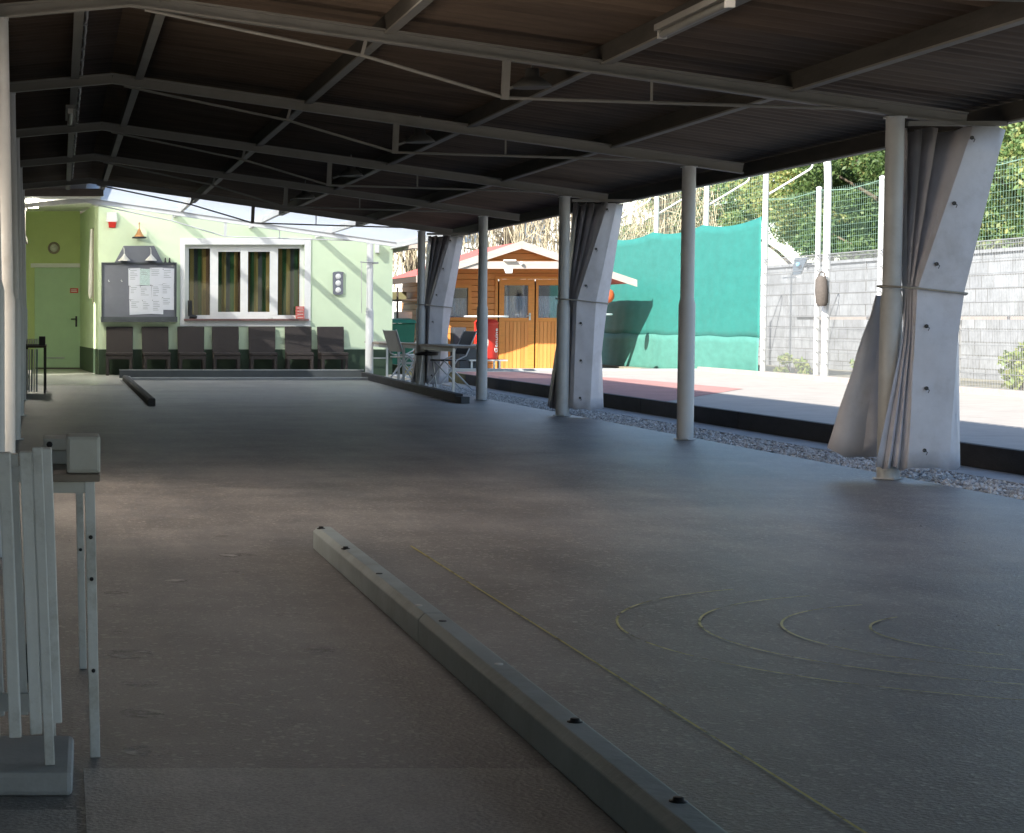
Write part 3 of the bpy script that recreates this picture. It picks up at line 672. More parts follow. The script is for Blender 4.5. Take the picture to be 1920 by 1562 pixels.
MB().bar((6.55, WY-.3, sheetz(6.5)-.02), (6.55, 48, sheetz(6.5)-.02), .12, .1).build('gutter', M['fascia'], club)
# door
dr = MB().box(-.52, dx1, 44.27, 44.295, .0, dz1).build('door', M['doorgreen'], club, bevel=.004)
hx, hz = xz(143, 601, 44.27)
MB().box(hx-.02, hx+.02, 44.255, 44.268, hz-.13, hz+.09).tube([(hx, 44.25, hz+.03), (hx, 44.20, hz+.03), (hx-.11, 44.20, hz+.03)], .012, 8).build('handle', M['black'], dr)
sx_, sz_ = xz(139, 545, 44.27)
MB().box(sx_-.085, sx_+.085, 44.262, 44.269, sz_-.05, sz_+.05).build('door_sign', M['redplastic'], dr)
MB().box(sx_-.065, sx_+.05, 44.259, 44.2615, sz_+.008, sz_+.022).box(sx_-.065, sx_+.06, 44.259, 44.2615, sz_-.022, sz_-.008).build('sign_lettering', M['white'], dr)
MB().box(-.3, xz(121, 672, 44.27)[0], 44.25, 44.269, xz(100, 671, 44.27)[1]-.012, xz(100, 671, 44.27)[1]+.012).build('rail', M['greybox'], dr)
MB().box(dx1, dx1+.11, 44.24, 44.299, .0, dz1+.09).box(-.6, dx1, 44.24, 44.299, dz1+.004, dz1+.09).build('door_frame', M['white'], club)
MB().box(-.5, dx1+.02, 44.2, 44.298, .006, .03).build('threshold', M['darkwood'], club)
# window
win = MB()
ox0, oz1 = xz(338, 447, WY); ox1, oz0 = xz(582, 612, WY)
y0, y1 = WY-.03, WY-.001
win.box(ox0, wx0, y0, y1, oz0, oz1).box(wx1, ox1, y0, y1, oz0, oz1).box(wx0, wx1, y0, y1, wz1, oz1).box(wx0, wx1, y0, y1, oz0, wz0)
win = win.build('window', M['white'], club, bevel=.004)
fy0, fy1 = WY+.09, WY+.16
def xw(p): return xz(p, 520, fy0)[0]
def zw(p): return xz(400, p, fy0)[1]
fm = MB()
fm.box(wx0, wx1, fy0, fy1, zw(466), wz1+.03).box(wx0, wx1, fy0, fy1, wz0-.03, zw(591))
for a, b in ((340, 354), (394, 409), (451, 465), (506, 521), (562, 574)): fm.box(xw(a), xw(b), fy0-.004, fy1, zw(591), zw(466))
for a, b in ((409, 451), (465, 506)): fm.box(xw(a), xw(b), fy0+.005, fy1, zw(472), zw(466)).box(xw(a), xw(b), fy0+.005, fy1, zw(591), zw(585))
fm.build('frame', M['white'], win, bevel=.003)
MB().box(xw(345), xw(570), WY+.12, WY+.126, zw(591), zw(466)).build('pane', M['glass'], win)
cv = MB(); cx0, cx1 = xw(345), xw(570); vs = []; nn = 160
for i in range(nn+1):
    x = cx0+(cx1-cx0)*i/nn; yy = WY+.20+.022*math.sin(x*38)+.01*math.sin(x*17+1); vs += [(x, yy, zw(595)), (x, yy, zw(462))]
cv.add(vs, [(2*i, 2*i+2, 2*i+3, 2*i+1) for i in range(nn)], True); cv.build('curtain', M['stripes'], win)
MB().box(wx0-.02, xz(578, 600, WY)[0], WY-.12, WY+.09, wz0-.015, wz0+.022).build('sill', M['sill'], win, bevel=.004)
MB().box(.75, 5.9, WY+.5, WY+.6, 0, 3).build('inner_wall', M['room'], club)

# things on and by the clubhouse wall
def wbox(x0, y0, x1, y1, Y): a = xz(x0, y0, Y); b = xz(x1, y1, Y); return a[0], b[0], b[1], a[1]   # x0,x1,z0,z1
a = wbox(193, 495, 328, 597, WY-.06); nb = thing('noticeboard', 'grey noticeboard with pinned papers and lamp hood on the green wall', 'noticeboard', (1.5, WY, 1.05))
MB().box(a[0], a[1], WY-.07, WY-.002, a[2], a[3]).build('panel', M['board'], nb, bevel=.004)
mb = MB(); e = .028
mb.box(a[0]-e, a[0], WY-.10, WY-.002, a[2]-e, a[3]+e).box(a[1], a[1]+e, WY-.10, WY-.002, a[2]-e, a[3]+e).box(a[0], a[1], WY-.10, WY-.002, a[3], a[3]+e)
mb.build('trim', M['boardedge'], nb)
b = wbox(195, 594, 328, 602, WY-.1); MB().box(a[0]-e-.01, a[1]+e+.01, WY-.20, WY-.002, b[2]-.02, b[3]-.0).build('ledge', M['boardedge'], nb)
p = [xz(214, 494, WY-.05), xz(306, 494, WY-.05), xz(289, 461, WY-.05), xz(232, 461, WY-.05)]
MB().prism([(q[0], WY-.06, q[1]) for q in p], (0, .058, 0)).build('hood', M['board'], nb)
for cxp in (233, 283):
    X, Z = xz(cxp, 489, WY-.14); Zt = xz(cxp, 465, WY-.14)[1]
    lp = MB().lathe((X, WY-.16, Z), [(.112, 0), (.108, .012), (.045, .075), (.022, .10), (.012, .13)], 20)
    lp = lp.build('lamp_shade', M['offwhite'], nb)
    MB().tube([(X, WY-.16, Z+.12), (X-.004, WY-.16, Zt-.03), (X-.012, WY-.14, Zt), (X-.012, WY-.055, Zt+.005)], .009, 8).build('lamp_arm', M['offwhite'], lp)
for (x0, y0_, x1, y1_, mm, dy) in [(241, 503, 263, 535, 'paper', 0), (262, 504, 281, 535, 'paperb', .002), (281, 502, 305, 534, 'paper', .004), (304, 503, 326, 532, 'paper', 0), (242, 535, 262, 562, 'paper', .002), (261, 536, 284, 562, 'paper', 0), (284, 534, 303, 562, 'paper', .003), (302, 532, 326, 558, 'paper', .001), (243, 562, 266, 590, 'paper', 0), (265, 562, 285, 589, 'paper', .003), (284, 561, 306, 589, 'paper', .001), (303, 556, 326, 581, 'paper', .004)]:
    q = wbox(x0, y0_, x1, y1_, WY-.075); j = random.uniform(-.006, .006)
    pp = MB().prism([(q[0], WY-.076-dy, q[2]+j), (q[1], WY-.076-dy, q[2]-j), (q[1]+j, WY-.078-dy, q[3]-j), (q[0]+j, WY-.076-dy, q[3]+j)], (0, .0015, 0)).build('paper', M[mm], nb)
    tl = MB()
    for k in range(random.randint(3, 6)):
        zz = q[3]-.045-.032*k
        if zz < q[2]+.03: break
        tl.box(q[0]+.03, q[0]+.03+random.uniform(.4, .9)*(q[1]-q[0]-.06), WY-.0790-dy, WY-.0785-dy, zz, zz+.007)
    if tl.v: tl.build('print', M['ink'], pp)
    MB().lathe((q[0]+.02, WY-.082-dy, q[3]-.02), [(.001, -.003), (.007, 0), (.007, .004)], 8, axis='Y').build('pin', M['black'], pp)
for px in (204, 228):
    X, Z = xz(px, 527, WY-.08); MB().tube([(X, WY-.07, Z+.02), (X-.01, WY-.11, Z+.01), (X, WY-.12, Z-.015), (X+.015, WY-.11, Z+.0)], .005, 6).build('hook', M['white'], nb)
for px, lab in ((310, 'small dark figurine standing nearer the middle on top of the noticeboard'), (318, 'small dark figurine standing at the right end on top of the noticeboard')):
    X, Z = xz(px, 495, WY-.05)
    single('figurine', MB().lathe((X, WY-.05, Z+.027), [(.022, 0), (.024, .01), (.012, .03), (.019, .05), (.009, .062), (.014, .075), (.004, .09)], 12), M['iron'], lab, 'figurine')
# alarm box
q = wbox(199, 398, 220, 416, WY-.05); q2 = wbox(203, 416, 218, 427, WY-.05)
al = thing('alarm_box', 'white alarm siren box with red lamp high on the green wall', 'alarm', (q[0]+.1, WY, q2[2]))
MB().prism([(q[0], WY-.075, q[2]), (q[1], WY-.075, q[2]), (q[1]-.012, WY-.06, q[3]), (q[0]+.012, WY-.06, q[3])], (0, .07, 0)).build('housing', M['white'], al, bevel=.008)
MB().prism([(q2[0]+.012, WY-.06, q2[2]), (q2[1]-.012, WY-.06, q2[2]), (q2[1], WY-.07, q2[3]), (q2[0], WY-.07, q2[3])], (0, .05, 0)).build('lens', M['red'], al, bevel=.005)
# copper bell
X, Z = xz(261, 447, WY-.15); bell = thing('wall_bell', 'copper bell hanging on the wall above the noticeboard', 'bell', (X, WY-.15, Z))
MB().lathe((X, WY-.15, Z), [(.11, .02), (.085, .045), (.05, .10), (.028, .15), (.016, .18), (.002, .19)], 24).build('shade', M['copper'], bell)
MB().lathe((X, WY-.15, Z), [(.135, .0), (.138, .012), (.12, .03), (.10, .028)], 24).build('rim', M['iron'], bell)
MB().tube([(X, WY-.15, Z+.18), (X, WY-.15, Z+.26), (X+.01, WY-.15, Z+.285), (X, WY-.12, Z+.29), (X, WY-.0, Z+.27)], .008, 8).build('hook', M['copper'], bell)
# signal sign
q = wbox(625, 510, 643, 553, WY-.04); sg = thing('signal_sign', 'grey upright plaque with three white discs on the green wall', 'sign', ((q[0]+q[1])/2, WY, q[2]))
cxs = (q[0]+q[1])/2; poly = []
for aa in range(0, 181, 20): poly.append((cxs+(q[1]-q[0])/2*math.cos(R(180+aa)), q[2]+.03+.03*math.sin(R(180+aa))))
poly += [(q[1], q[3]-.02), (q[1]+.02, q[3]-.012), (q[1]-.01, q[3]), (cxs, q[3]+.012), (q[0]+.01, q[3]), (q[0]-.01, q[3]-.02)]
MB().prism([(p_[0], WY-.055, p_[1]) for p_ in poly], (0, .05, 0)).build('plaque', M['board'], sg)
for py in (518.5, 531, 544): 
    Z = xz(634, py, WY-.06)[1]; MB().lathe((cxs, WY-.060, Z), [(.052, -.008), (.052, .0), (.044, .006), (.001, .007)], 20, axis='Y').build('disc', M['white'], sg)
# box lamp near the outer post, bracket on the post
q = wbox(703, 453, 711, 474, WY-.2)
single('wall_lamp', MB().prism([(q[0], WY-.2, q[2]), (q[1], WY-.2, q[2]), (q[1], WY-.2, q[3]), (q[0], WY-.2, q[3])], (.03, .198, 0)), M['white'], 'white box lamp at the right end of the green wall', 'lamp', bevel=.004)
X, Z = xz(690, 492, 37.1)
br = thing('post_bracket', 'thin bracket with hanging rod on the white end post', 'bracket', (5.45, 37.2, Z))
MB().tube([(5.46, 37.22, Z), (5.30, 37.15, Z), (5.22, 37.15, Z+.01)], .010, 6).lathe((5.49, 37.3, Z-.02), [(.068, 0), (.068, .03)], 16).build('arm', M['greybox'], br)
MB().tube([(5.24, 37.15, Z), (5.25, 37.15, Z-.88)], .006, 6).build('rod', M['offwhite'], br)
# things on the sill
zs = wz0+.022
X = xz(356, 590, WY)[0]
bt = thing('rubber_boot', 'black boot shaped holder at the left end of the window sill', 'boot', (X, WY-.03, zs))
MB().tube([(X, WY-.02, zs+.34), (X, WY-.02, zs+.12), (X+.01, WY-.02, zs+.05)], [.042, .04, .045], 12).tube([(X-.01, WY-.03, zs+.045), (X+.09, WY-.04, zs+.035), (X+.13, WY-.04, zs+.03)], [.045, .038, .025], 12).build('boot', M['black'], bt)
q = wbox(555, 574, 570, 598, WY-.05)
ct = thing('carton_stack', 'stack of red cartons at the right end of the window sill', 'cartons', ((q[0]+q[1])/2, WY-.05, zs))
mb = MB()
for k in range(4): mb.box(q[0]+random.uniform(-.006, .006), q[1]+random.uniform(-.006, .006), WY-.11, WY+.02, zs+.001+k*.058, zs+.055+k*.058)
mb.build('carton', M['brick'], ct, bevel=.003)
mb = MB()
for k in range(4): mb.box(q[0]+.02, q[1]-.02, WY-.1125, WY-.1115, zs+.02+k*.058, zs+.03+k*.058)
mb.build('carton_band', M['offwhite'], ct)
single('ashtray', MB().lathe((xz(466, 596, WY)[0]+.4, WY-.06, zs), [(.05, 0), (.055, .02), (.045, .02), (.04, .008)], 16), M['offwhite'], 'small pale ashtray on the middle of the window sill', 'ashtray')
# small wall clock in the porch, awning pole, flood lamps
X, Z = xz(101, 465, 44.28)
ck = thing('wall_clock', 'round clock with dark wooden rim above the green door', 'clock', (X, 44.29, Z))
MB().lathe((X, 44.27, Z), [(.12, -.03), (.125, .0), (.11, .012), (.08, .010), (.078, -.004)], 28, axis='Y').build('rim', M['tabletop'], ck)
MB().lathe((X, 44.265, Z), [(.079, -.004), (.079, .001), (.001, .0015)], 24, axis='Y').build('face', M['offwhite'], ck)
MB().bar((X, 44.262, Z), (X+.03, 44.262, Z+.04), .006, .003).bar((X, 44.262, Z), (X-.05, 44.262, Z+.02), .005, .003).build('hand', M['black'], ck)
X, Z = xz(63, 383, 38.0)
single('ceiling_lamp', MB().box(X-.10, X+.075, 37.6, 38.4, Z-.05, Z+.035), M['lamp'], 'lit white tube lamp under the porch ceiling above the door', 'lamp', bevel=.01)
X, Z = xz(157, 368, 38.9)
fl = thing('floodlight', 'black round spotlight at the top of the porch corner', 'spotlight', (X, 39, Z))
MB().lathe((X, 38.9, Z), [(.05, -.1), (.075, -.03), (.08, .05), (.07, .055), (.06, .03)], 16, axis='Y').build('head', M['black'], fl)
MB().bar((X, 39.0, Z), (X+.05, 39.2, Z+.16), .02, .02).build('arm', M['black'], fl)
X0, Z0 = xz(171, 430, 40.2); X1, Z1 = xz(172, 560, 40.2)
aw = thing('furled_awning', 'narrow furled white awning hanging upright at the porch corner', 'awning', (X0, 40.2, Z1))
MB().tube([(X0, 40.15, Z0), (X0+.0, 40.15, Z0-.3), (X0-.01, 40.15, Z0-.9), (X1-.02, 40.15, Z1+.08), (X1-.03, 40.15, Z1)], [.02, .03, .045, .05, .02], 10).build('cloth', M['offwhite'], aw)
MB().tube([(X0+.035, 40.1, Z0+.02), (X0+.035, 40.1, Z1-.1)], .012, 8).build('pole', M['tabletop'], aw)
# white roof flood lamps under the clear roof
for px, py, lab in ((318, 374, 'white floodlight under the clear roof above the noticeboard'), ):
    X, Z = xz(px, py, 38.2)
    f_ = thing('floodlight', lab, 'spotlight', (X, 38.2, Z))
    MB().prism([(X-.07, 38.12, Z-.05), (X+.07, 38.12, Z-.05), (X+.06, 38.10, Z+.06), (X-.06, 38.10, Z+.06)], (0, .09, .02)).build('head', M['white'], f_, bevel=.006)
    MB().tube([(X+.05, 38.15, Z), (X+.14, 38.2, Z+.05), (X+.16, 38.2, Z+.10)], .014, 8).build('arm', M['white'], f_)

# ------------------------------------------------------------------ wicker chairs
def wicker_chair():
    t = thing('wicker_chair', '', 'chair', (0, 0, 0))
    MB().prism([(-.245, .20, .40), (.245, .20, .40), (.25, .285, .895), (-.25, .285, .895)], (0, .045, 0)).build('backrest', M['wicker'], t, bevel=.015)
    MB().box(-.25, .25, -.26, .205, .365, .425).build('seat', M['wicker'], t, bevel=.015)
    mb = MB().box(-.245, .245, -.25, -.215, .30, .362).box(-.245, -.21, -.214, .2, .30, .362).box(.21, .245, -.214, .2, .30, .362); mb.build('apron', M['wicker'], t)
    for sx in (-1, 1):
        for sy in (-1, 1):
            MB().bar((sx*.215, -.225 if sy < 0 else .21, .363), (sx*.215, -.235 if sy < 0 else .24, 0), .055, .05, (0, 1, 0)).build('leg', M['wicker'], t, bevel=.008)
    return t
CL = ['dark brown wicker chair under the left end of the noticeboard', 'dark brown wicker chair under the right part of the noticeboard', 'brown wicker chair below the left edge of the window', 'brown wicker chair below the left middle of the window', 'brown wicker chair below the right middle of the window', 'brown wicker chair below the cartons on the sill', 'brown wicker chair at the right end of the row, below the three disc sign']
ch0 = wicker_chair()
for i, px in enumerate([223.5, 292.5, 359, 423.5, 492.5, 560.5, 623]):
    o = ch0 if i == 0 else copy_tree(ch0)
    X = xz(px, 640, 39.4)[0]; o.location = (X, 39.32+random.uniform(-.01, .01), .002); o.rotation_euler.z = R(random.uniform(-2.5, 2.5))
    o['label'] = CL[i]; o['group'] = 'wicker chairs along the clubhouse wall'

# ------------------------------------------------------------------ ceiling lamps
for k, (X, Y, Z, lab) in enumerate([(.10, 20.5, 2.97, 'white tube lamp under the left purlin of the hall roof'), (3.42, 11.6, 2.66, 'white tube lamp under the roof near the top edge')]):
    t = thing('ceiling_lamp', lab, 'lamp', (X, Y, Z), 'tube lamps under the hall roof')
    MB().box(X-.045, X+.045, Y-.62, Y+.62, Z+.02, Z+.055).build('housing', M['steel'], t)
    MB().tube([(X, Y-.60, Z), (X, Y+.60, Z)], .022, 12).build('tube', M['tube'], t)
    for s in (-1, 1): MB().box(X-.025, X+.025, Y+s*.61-.012, Y+s*.61+.012, Z-.025, Z+.02).build('end_cap', M['offwhite'], t)
DL = ['dish lamp behind the nearest tie rod strut', 'dish lamp behind the second tie rod strut', 'dish lamp behind the third tie rod strut', 'dish lamp behind the fourth tie rod strut']
for k, yy in enumerate(TY[2:6]):
    X, Y, Z = 3.22, yy+.75, 2.62
    t = thing('pendant_lamp', 'shallow grey '+DL[k], 'lamp', (X, Y, Z), 'dish lamps under the hall roof')
    MB().lathe((X, Y, Z), [(.13, 0), (.135, .012), (.09, .05), (.05, .075), (.045, .13), (.002, .135)], 24).build('shade', M['lampgrey'], t)
    MB().lathe((X, Y, Z+.004), [(.12, 0), (.06, .006), (.001, .01)], 20).build('diffuser', M['steel'], t)
    MB().tube([(X, Y, Z+.13), (X, Y, sheetz(X)-.02)], .008, 6).build('stem', M['steel'], t)
    MB().tube([(X-.13, Y, Z+.005), (X-.20, Y, Z-.02)], .012, 6).build('clip', M['steel'], t)

# ------------------------------------------------------------------ long tables and chairs on the right
def long_table(label, x, y0, y1, z, dx, braces):
    t = thing('long_table', label, 'table', (x, (y0+y1)/2, 0), 'aluminium tables beside the lane')
    MB().prism([(x-.03, y0, z-.03), (x+.42, y0, z-.03), (x+.42, y0, z), (x-.03, y0, z)], (dx, y1-y0, 0)).build('table_top', M['tabletop'], t, bevel=.004)
    for k, yy in enumerate((y0+.06, y1-.1)):
        ox = dx*(yy-y0)/(y1-y0)
        for s in (0, .36): MB().bar((x+ox+s, yy, z-.03), (x+ox+s, yy, .0), .035, .035, (0, 1, 0)).build('leg', M['alu'], t)
        MB().bar((x+ox, yy, .34), (x+ox+.36, yy, .34), .022, .022).build('brace', M['alu'], t)
    MB().bar((x, y0+.1, z-.055), (x+dx, y1-.1, z-.055), .03, .05).build('rail', M['alu'], t)
    return t
long_table('near long aluminium framed table with grey brown top beside the lane', 5.42, 29.3, 33.6, .67, -.02, 1)
long_table('farther long aluminium framed table, next to the white end post', 5.44, 34.2, 38.3, .64, .06, 1)
def fold_chair(label, loc, rz_, m, lean):
    t = thing('folding_chair', label, 'chair', (0, 0, 0), 'chairs behind the long tables')
    MB().box(-.2, .2, -.2, .2, .42, .445).build('seat', m, t, bevel=.01)
    MB().prism([(-.2, .19, .52), (.2, .19, .52), (.2, .19+lean, .86), (-.2, .19+lean, .86)], (0, .025, 0)).build('backrest', m, t, bevel=.01)
    for sx in (-1, 1):
        MB().tube([(sx*.21, -.26, 0), (sx*.21, .05, .44), (sx*.21, .19, .50), (sx*.21, .20+lean, .87)], .012, 8).build('side_frame', M['alu'], t)
        MB().tube([(sx*.19, .30, 0), (sx*.19, -.15, .43)], .012, 8).build('leg', M['alu'], t)
    t.location = loc; t.rotation_euler.z = rz_
    return t
fold_chair('pale folding chair behind the farther long table', (5.93, 36.2, 0), R(-70), M['offwhite'], .14)
fold_chair('black backed chair at the near long table', (5.75, 31.6, 0), R(-75), M['black'], .16)
fold_chair('aluminium folding chair between the two long tables', (5.55, 34.1, 0), R(110), M['offwhite'], .12)
st = thing('bar_stool', 'dark seated metal stool under the near long table', 'stool', (5.48, 31.9, 0))
MB().lathe((5.48, 31.9, .50), [(.17, 0), (.18, .02), (.175, .045), (.05, .055), (.001, .056)], 20).build('seat', M['black'], st)
for a_ in (45, 135, 225, 315):
    MB().tube([(5.48+.1*math.cos(R(a_)), 31.9+.1*math.sin(R(a_)), .50), (5.48+.19*math.cos(R(a_)), 31.9+.19*math.sin(R(a_)), 0)], .013, 8).build('leg', M['alu'], st)

# stand at the left by the board wall
lt = thing('side_table', 'narrow dark table with black boxes on it beside the left wall', 'table', (-.3, 30, 0))
MB().box(-.50, -.19, 29.75, 31.4, .64, .67).build('table_top', M['darkwood'], lt)
for xx in (-.48, -.21):
    for yy in (29.8, 31.35): MB().bar((xx, yy, .64), (xx, yy, 0), .03, .03, (0, 1, 0)).build('leg', M['iron'], lt)
single('speaker_box', MB().box(-.29, -.20, 29.82, 30.0, .672, .80), M['black'], 'small black box on the narrow table by the left wall', 'box', bevel=.004)
mb = MB()
for k in range(5): mb.tube([(-.46+.035*k, 30.1+.05*k, .672), (-.455+.035*k, 30.1+.05*k, .76)], .012, 8)
bo = thing('bottle_rack', 'rack of pale and dark bottles on the narrow table by the left wall', 'rack', (-.4, 30.2, .672))
mb.build('bottles', M['offwhite'], bo); MB().box(-.49, -.29, 30.05, 30.4, .672, .685).build('tray', M['black'], bo)
lb = thing('stick_bundle', 'upright pale and blue poles leaning beside the narrow table', 'poles', (-.36, 29.7, 0))
for k, c in enumerate(['offwhite', 'greybox', 'bluegrey', 'offwhite', 'bluegrey']):
    MB().tube([(-.46+.035*k, 29.66, .03), (-.455+.035*k, 29.70, .62)], .011, 8).build('stick', M[c], lb)

# ------------------------------------------------------------------ foreground left: slatted barrier, stand with boxes
ft = thing('barrier_foot', 'worn concrete foot block under the white slatted barrier', 'foot block', (-.12, 4.85, 0))
MB().prism([(-.30, 4.64, 0), (.028, 4.64, 0), (.034, 5.06, 0), (-.30, 5.06, 0)], (0, 0, .055)).build('block', M['concrete'], ft, bevel=.012)
ba = thing('slatted_barrier', 'white slatted metal barrier panel standing on a concrete foot', 'barrier', (-.1, 4.8, .055))
ang = Vector((.046, .075)).normalized()
for k in range(-6, 3):
    bx, by = -.098+.047*k, 4.69+.055*k if k > 0 else 4.69+.02*k
    if k == 1: bx, by = -.052, 4.73
    if k == 2: bx, by = -.008, 4.86
    MB().bar((bx, by, .125), (bx-.024, by, .755), .027, .05, (0, 1, 0)).build('slat', M['chipped'], ba, bevel=.003)
for bx, by in ((-.14, 4.86), (-.086, 4.88), (-.035, 4.90)):
    MB().bar((bx, by, .14), (bx-.024, by, .74), .028, .045, (0, 1, 0)).build('slat', M['chipped'], ba, bevel=.003)
MB().bar((-.022, 4.715, .056), (-.050, 4.715, .765), .022, .022, (0, 1, 0)).build('post', M['chipped'], ba, bevel=.002)
MB().bar((-.45, 4.78, .185), (-.06, 4.78, .185), .02, .04).build('rail', M['chipped'], ba)
MB().bar((-.45, 4.80, .70), (-.06, 4.80, .70), .02, .035).build('rail', M['chipped'], ba)
MB().lathe((-.075, 4.90, .255), [(.045, -.012), (.045, .012)], 20, axis='Y').build('wheel', M['black'], ba)

ts = thing('tall_stand', 'tall narrow white metal stand with wooden top holding boxes', 'stand', (0, 5.6, 0))
MB().box(-.035, .095, 5.02, 6.44, .665, .682).build('wood_top', M['tabletop'], ts, bevel=.002)
for (bx, by, w) in ((.085, 5.07, .024), (.070, 6.36, .022), (-.02, 5.07, .024), (-.02, 6.36, .022)):
    mb = MB().bar((bx, by, 0), (bx-.014, by, .664), w, w, (0, 1, 0))
    lg = mb.build('leg', M['chipped'], ts, bevel=.002)
    hm = MB()
    for zz in (.21, .43, .53) if by < 6 else (.36, .61): hm.lathe((bx-.014*zz/.665, by-w/2-.001, zz), [(.005, 0), (.005, .003), (.001, .003)], 8, axis='Y')
    hm.build('hole', M['black'], lg)
MB().box(-.02, .074, 5.06, 5.08, .635, .6645).box(-.02, .06, 6.35, 6.37, .635, .6645).build('cross_rail', M['offwhite'], ts)
q = wbox(125, 818, 188, 897, 5.05)
bx = thing('switch_box', 'white square switch box on the corner of the tall stand', 'box', ((q[0]+q[1])/2, 5.1, .682))
MB().box(q[0], q[1], 5.05, 5.19, .683, q[3]).build('case', M['offwhite'], bx, bevel=.005)
MB().box(q[0]+.006, q[1]-.006, 5.046, 5.0495, .69, q[3]-.006).build('cover', M['offwhite'], bx, bevel=.002)
q = wbox(84, 822, 126, 892, 5.35)
b2 = thing('timer_box', 'grey timer box with round knob beside the white switch box', 'box', ((q[0]+q[1])/2, 5.4, .682))
MB().box(q[0], q[1]+.03, 5.35, 5.5, .683, q[3]-.03).build('case', M['greybox'], b2, bevel=.004)
MB().box(q[0]-.004, q[1]+.036, 5.33, 5.5, q[3]-.029, q[3]).build('lid', M['offwhite'], b2, bevel=.004)
MB().lathe((q[0]+.012, 5.326, q[3]-.014), [(.008, -.002), (.007, .004), (.001, .004)], 10, axis='Y').build('knob', M['black'], b2)

# ------------------------------------------------------------------ wooden hut
GZ = -.1
HY = 47.9; RF = 46.2
hut = thing('wooden_hut', 'stained wooden hut with red roof, glazed doors and lace curtains', 'hut', (10, 49.5, GZ))
rx, rzv = 9.97, 2.70; lx, lz = 7.72, 1.97; rrx, rrz = 12.45, 1.86; RB = 50.9
hl, hr = 8.15, 11.95
def roofat(x): return lz+(rzv-lz)*(x-lx)/(rx-lx) if x < rx else rzv+(rrz-rzv)*(x-rx)/(rrx-rx)
# openings px at HY
def hx_(p): return xz(p, 600, HY)[0]
def hz_(p): return xz(900, p, HY)[1]
d0, d1, dtop = hx_(931), hx_(1052), hz_(522)
dmid = hx_(1002)
w0, w1, wb, wt = hx_(838), hx_(877), hz_(595), hz_(540)
mb = MB()
def hp(x0, x1, z0, z1=None):
    if z1 is None:
        if x0 < rx < x1: pts = [(x0, z0), (x1, z0), (x1, roofat(x1)-.06), (rx, rzv-.06), (x0, roofat(x0)-.06)]
        else: pts = [(x0, z0), (x1, z0), (x1, roofat(x1)-.06), (x0, roofat(x0)-.06)]
    else: pts = [(x0, z0), (x1, z0), (x1, z1), (x0, z1)]
    mb.prism([(p[0], HY, p[1]) for p in pts], (0, .07, 0))
hp(hl, w0, GZ); hp(w0, w1, GZ, wb); hp(w0, w1, wt); hp(w1, d0, GZ); hp(d0, d1, dtop); hp(d1, hr, GZ)
mb.prism([(hl, HY+.071, GZ), (hl+.07, HY+.071, GZ), (hl+.07, HY+.071, roofat(hl)-.08), (hl, HY+.071, roofat(hl)-.08)], (0, 2.9, 0))
mb.prism([(hr-.07, HY+.071, GZ), (hr, HY+.071, GZ), (hr, HY+.071, roofat(hr)-.08), (hr-.07, HY+.071, roofat(hr)-.08)], (0, 2.9, 0))
mb.box(hl+.07, hr-.07, HY+2.9, HY+2.97, GZ, 1.9)
mb.build('wall', M['log'], hut)
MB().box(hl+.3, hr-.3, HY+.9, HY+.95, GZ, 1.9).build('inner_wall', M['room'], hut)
rf = MB()
rf.prism([(lx, RF, lz), (rx, RF, rzv), (rx, RF, rzv-.05), (lx, RF, lz-.05)], (0, RB-RF, 0))
rf.prism([(rx+.001, RF, rzv), (rrx, RF, rrz), (rrx, RF, rrz-.05), (rx+.001, RF, rzv-.05)], (0, RB-RF, 0))
rfo = rf.build('roof', M['redroof'], hut)
fa = MB()
fa.prism([(lx-.02, RF-.03, lz-.0), (rx, RF-.03, rzv+.02), (rx, RF-.03, rzv-.145), (lx-.02, RF-.03, lz-.15)], (0, .028, 0))
fa.prism([(rx+.002, RF-.03, rzv+.02), (rrx+.02, RF-.03, rrz+.02), (rrx+.02, RF-.03, rrz-.13), (rx+.002, RF-.03, rzv-.145)], (0, .028, 0))
fa.build('fascia', M['fascia'], rfo)
MB().box(lx-.045, lx-.021, RF, RB, lz-.14, lz-.01).build('fascia', M['darkwood'], rfo)
# cross board and gable infill under the roof overhang
q = wbox(845, 490, 1060, 503, RF)
MB().box(q[0]-.02, 11.45, RF+.01, RF+.05, q[2]-.01, q[3]-.0).build('cross_board', M['fascia'], hut)
gz = q[3]
MB().prism([(9.0, RF+.35, gz-.02), (rx, RF+.35, rzv-.07), (10.95, RF+.35, gz-.02)], (0, .04, 0)).build('gable_infill', M['log'], hut)
fx, fz = xz(955, 500, RF)
pl = MB().box(fx-.13, fx+.13, RF-.075, RF+.005, xz(948, 487, RF)[1]-.03, xz(948, 487, RF)[1]).build('lamp_bracket', M['white'], hut)
MB().prism([(fx-.12, RF-.06, fz-.03), (fx+.06, RF-.06, fz-.03), (fx+.05, RF-.06, fz-.14), (fx-.08, RF-.06, fz-.14)], (0, .07, 0)).build('lamp_box', M['white'], pl)
MB().lathe((xz(977, 494, RF)[0], RF-.04, xz(977, 494, RF)[1]), [(.03, -.02), (.04, .0), (.03, .03), (.001, .035)], 14, axis='Y').build('lamp', M['white'], pl)
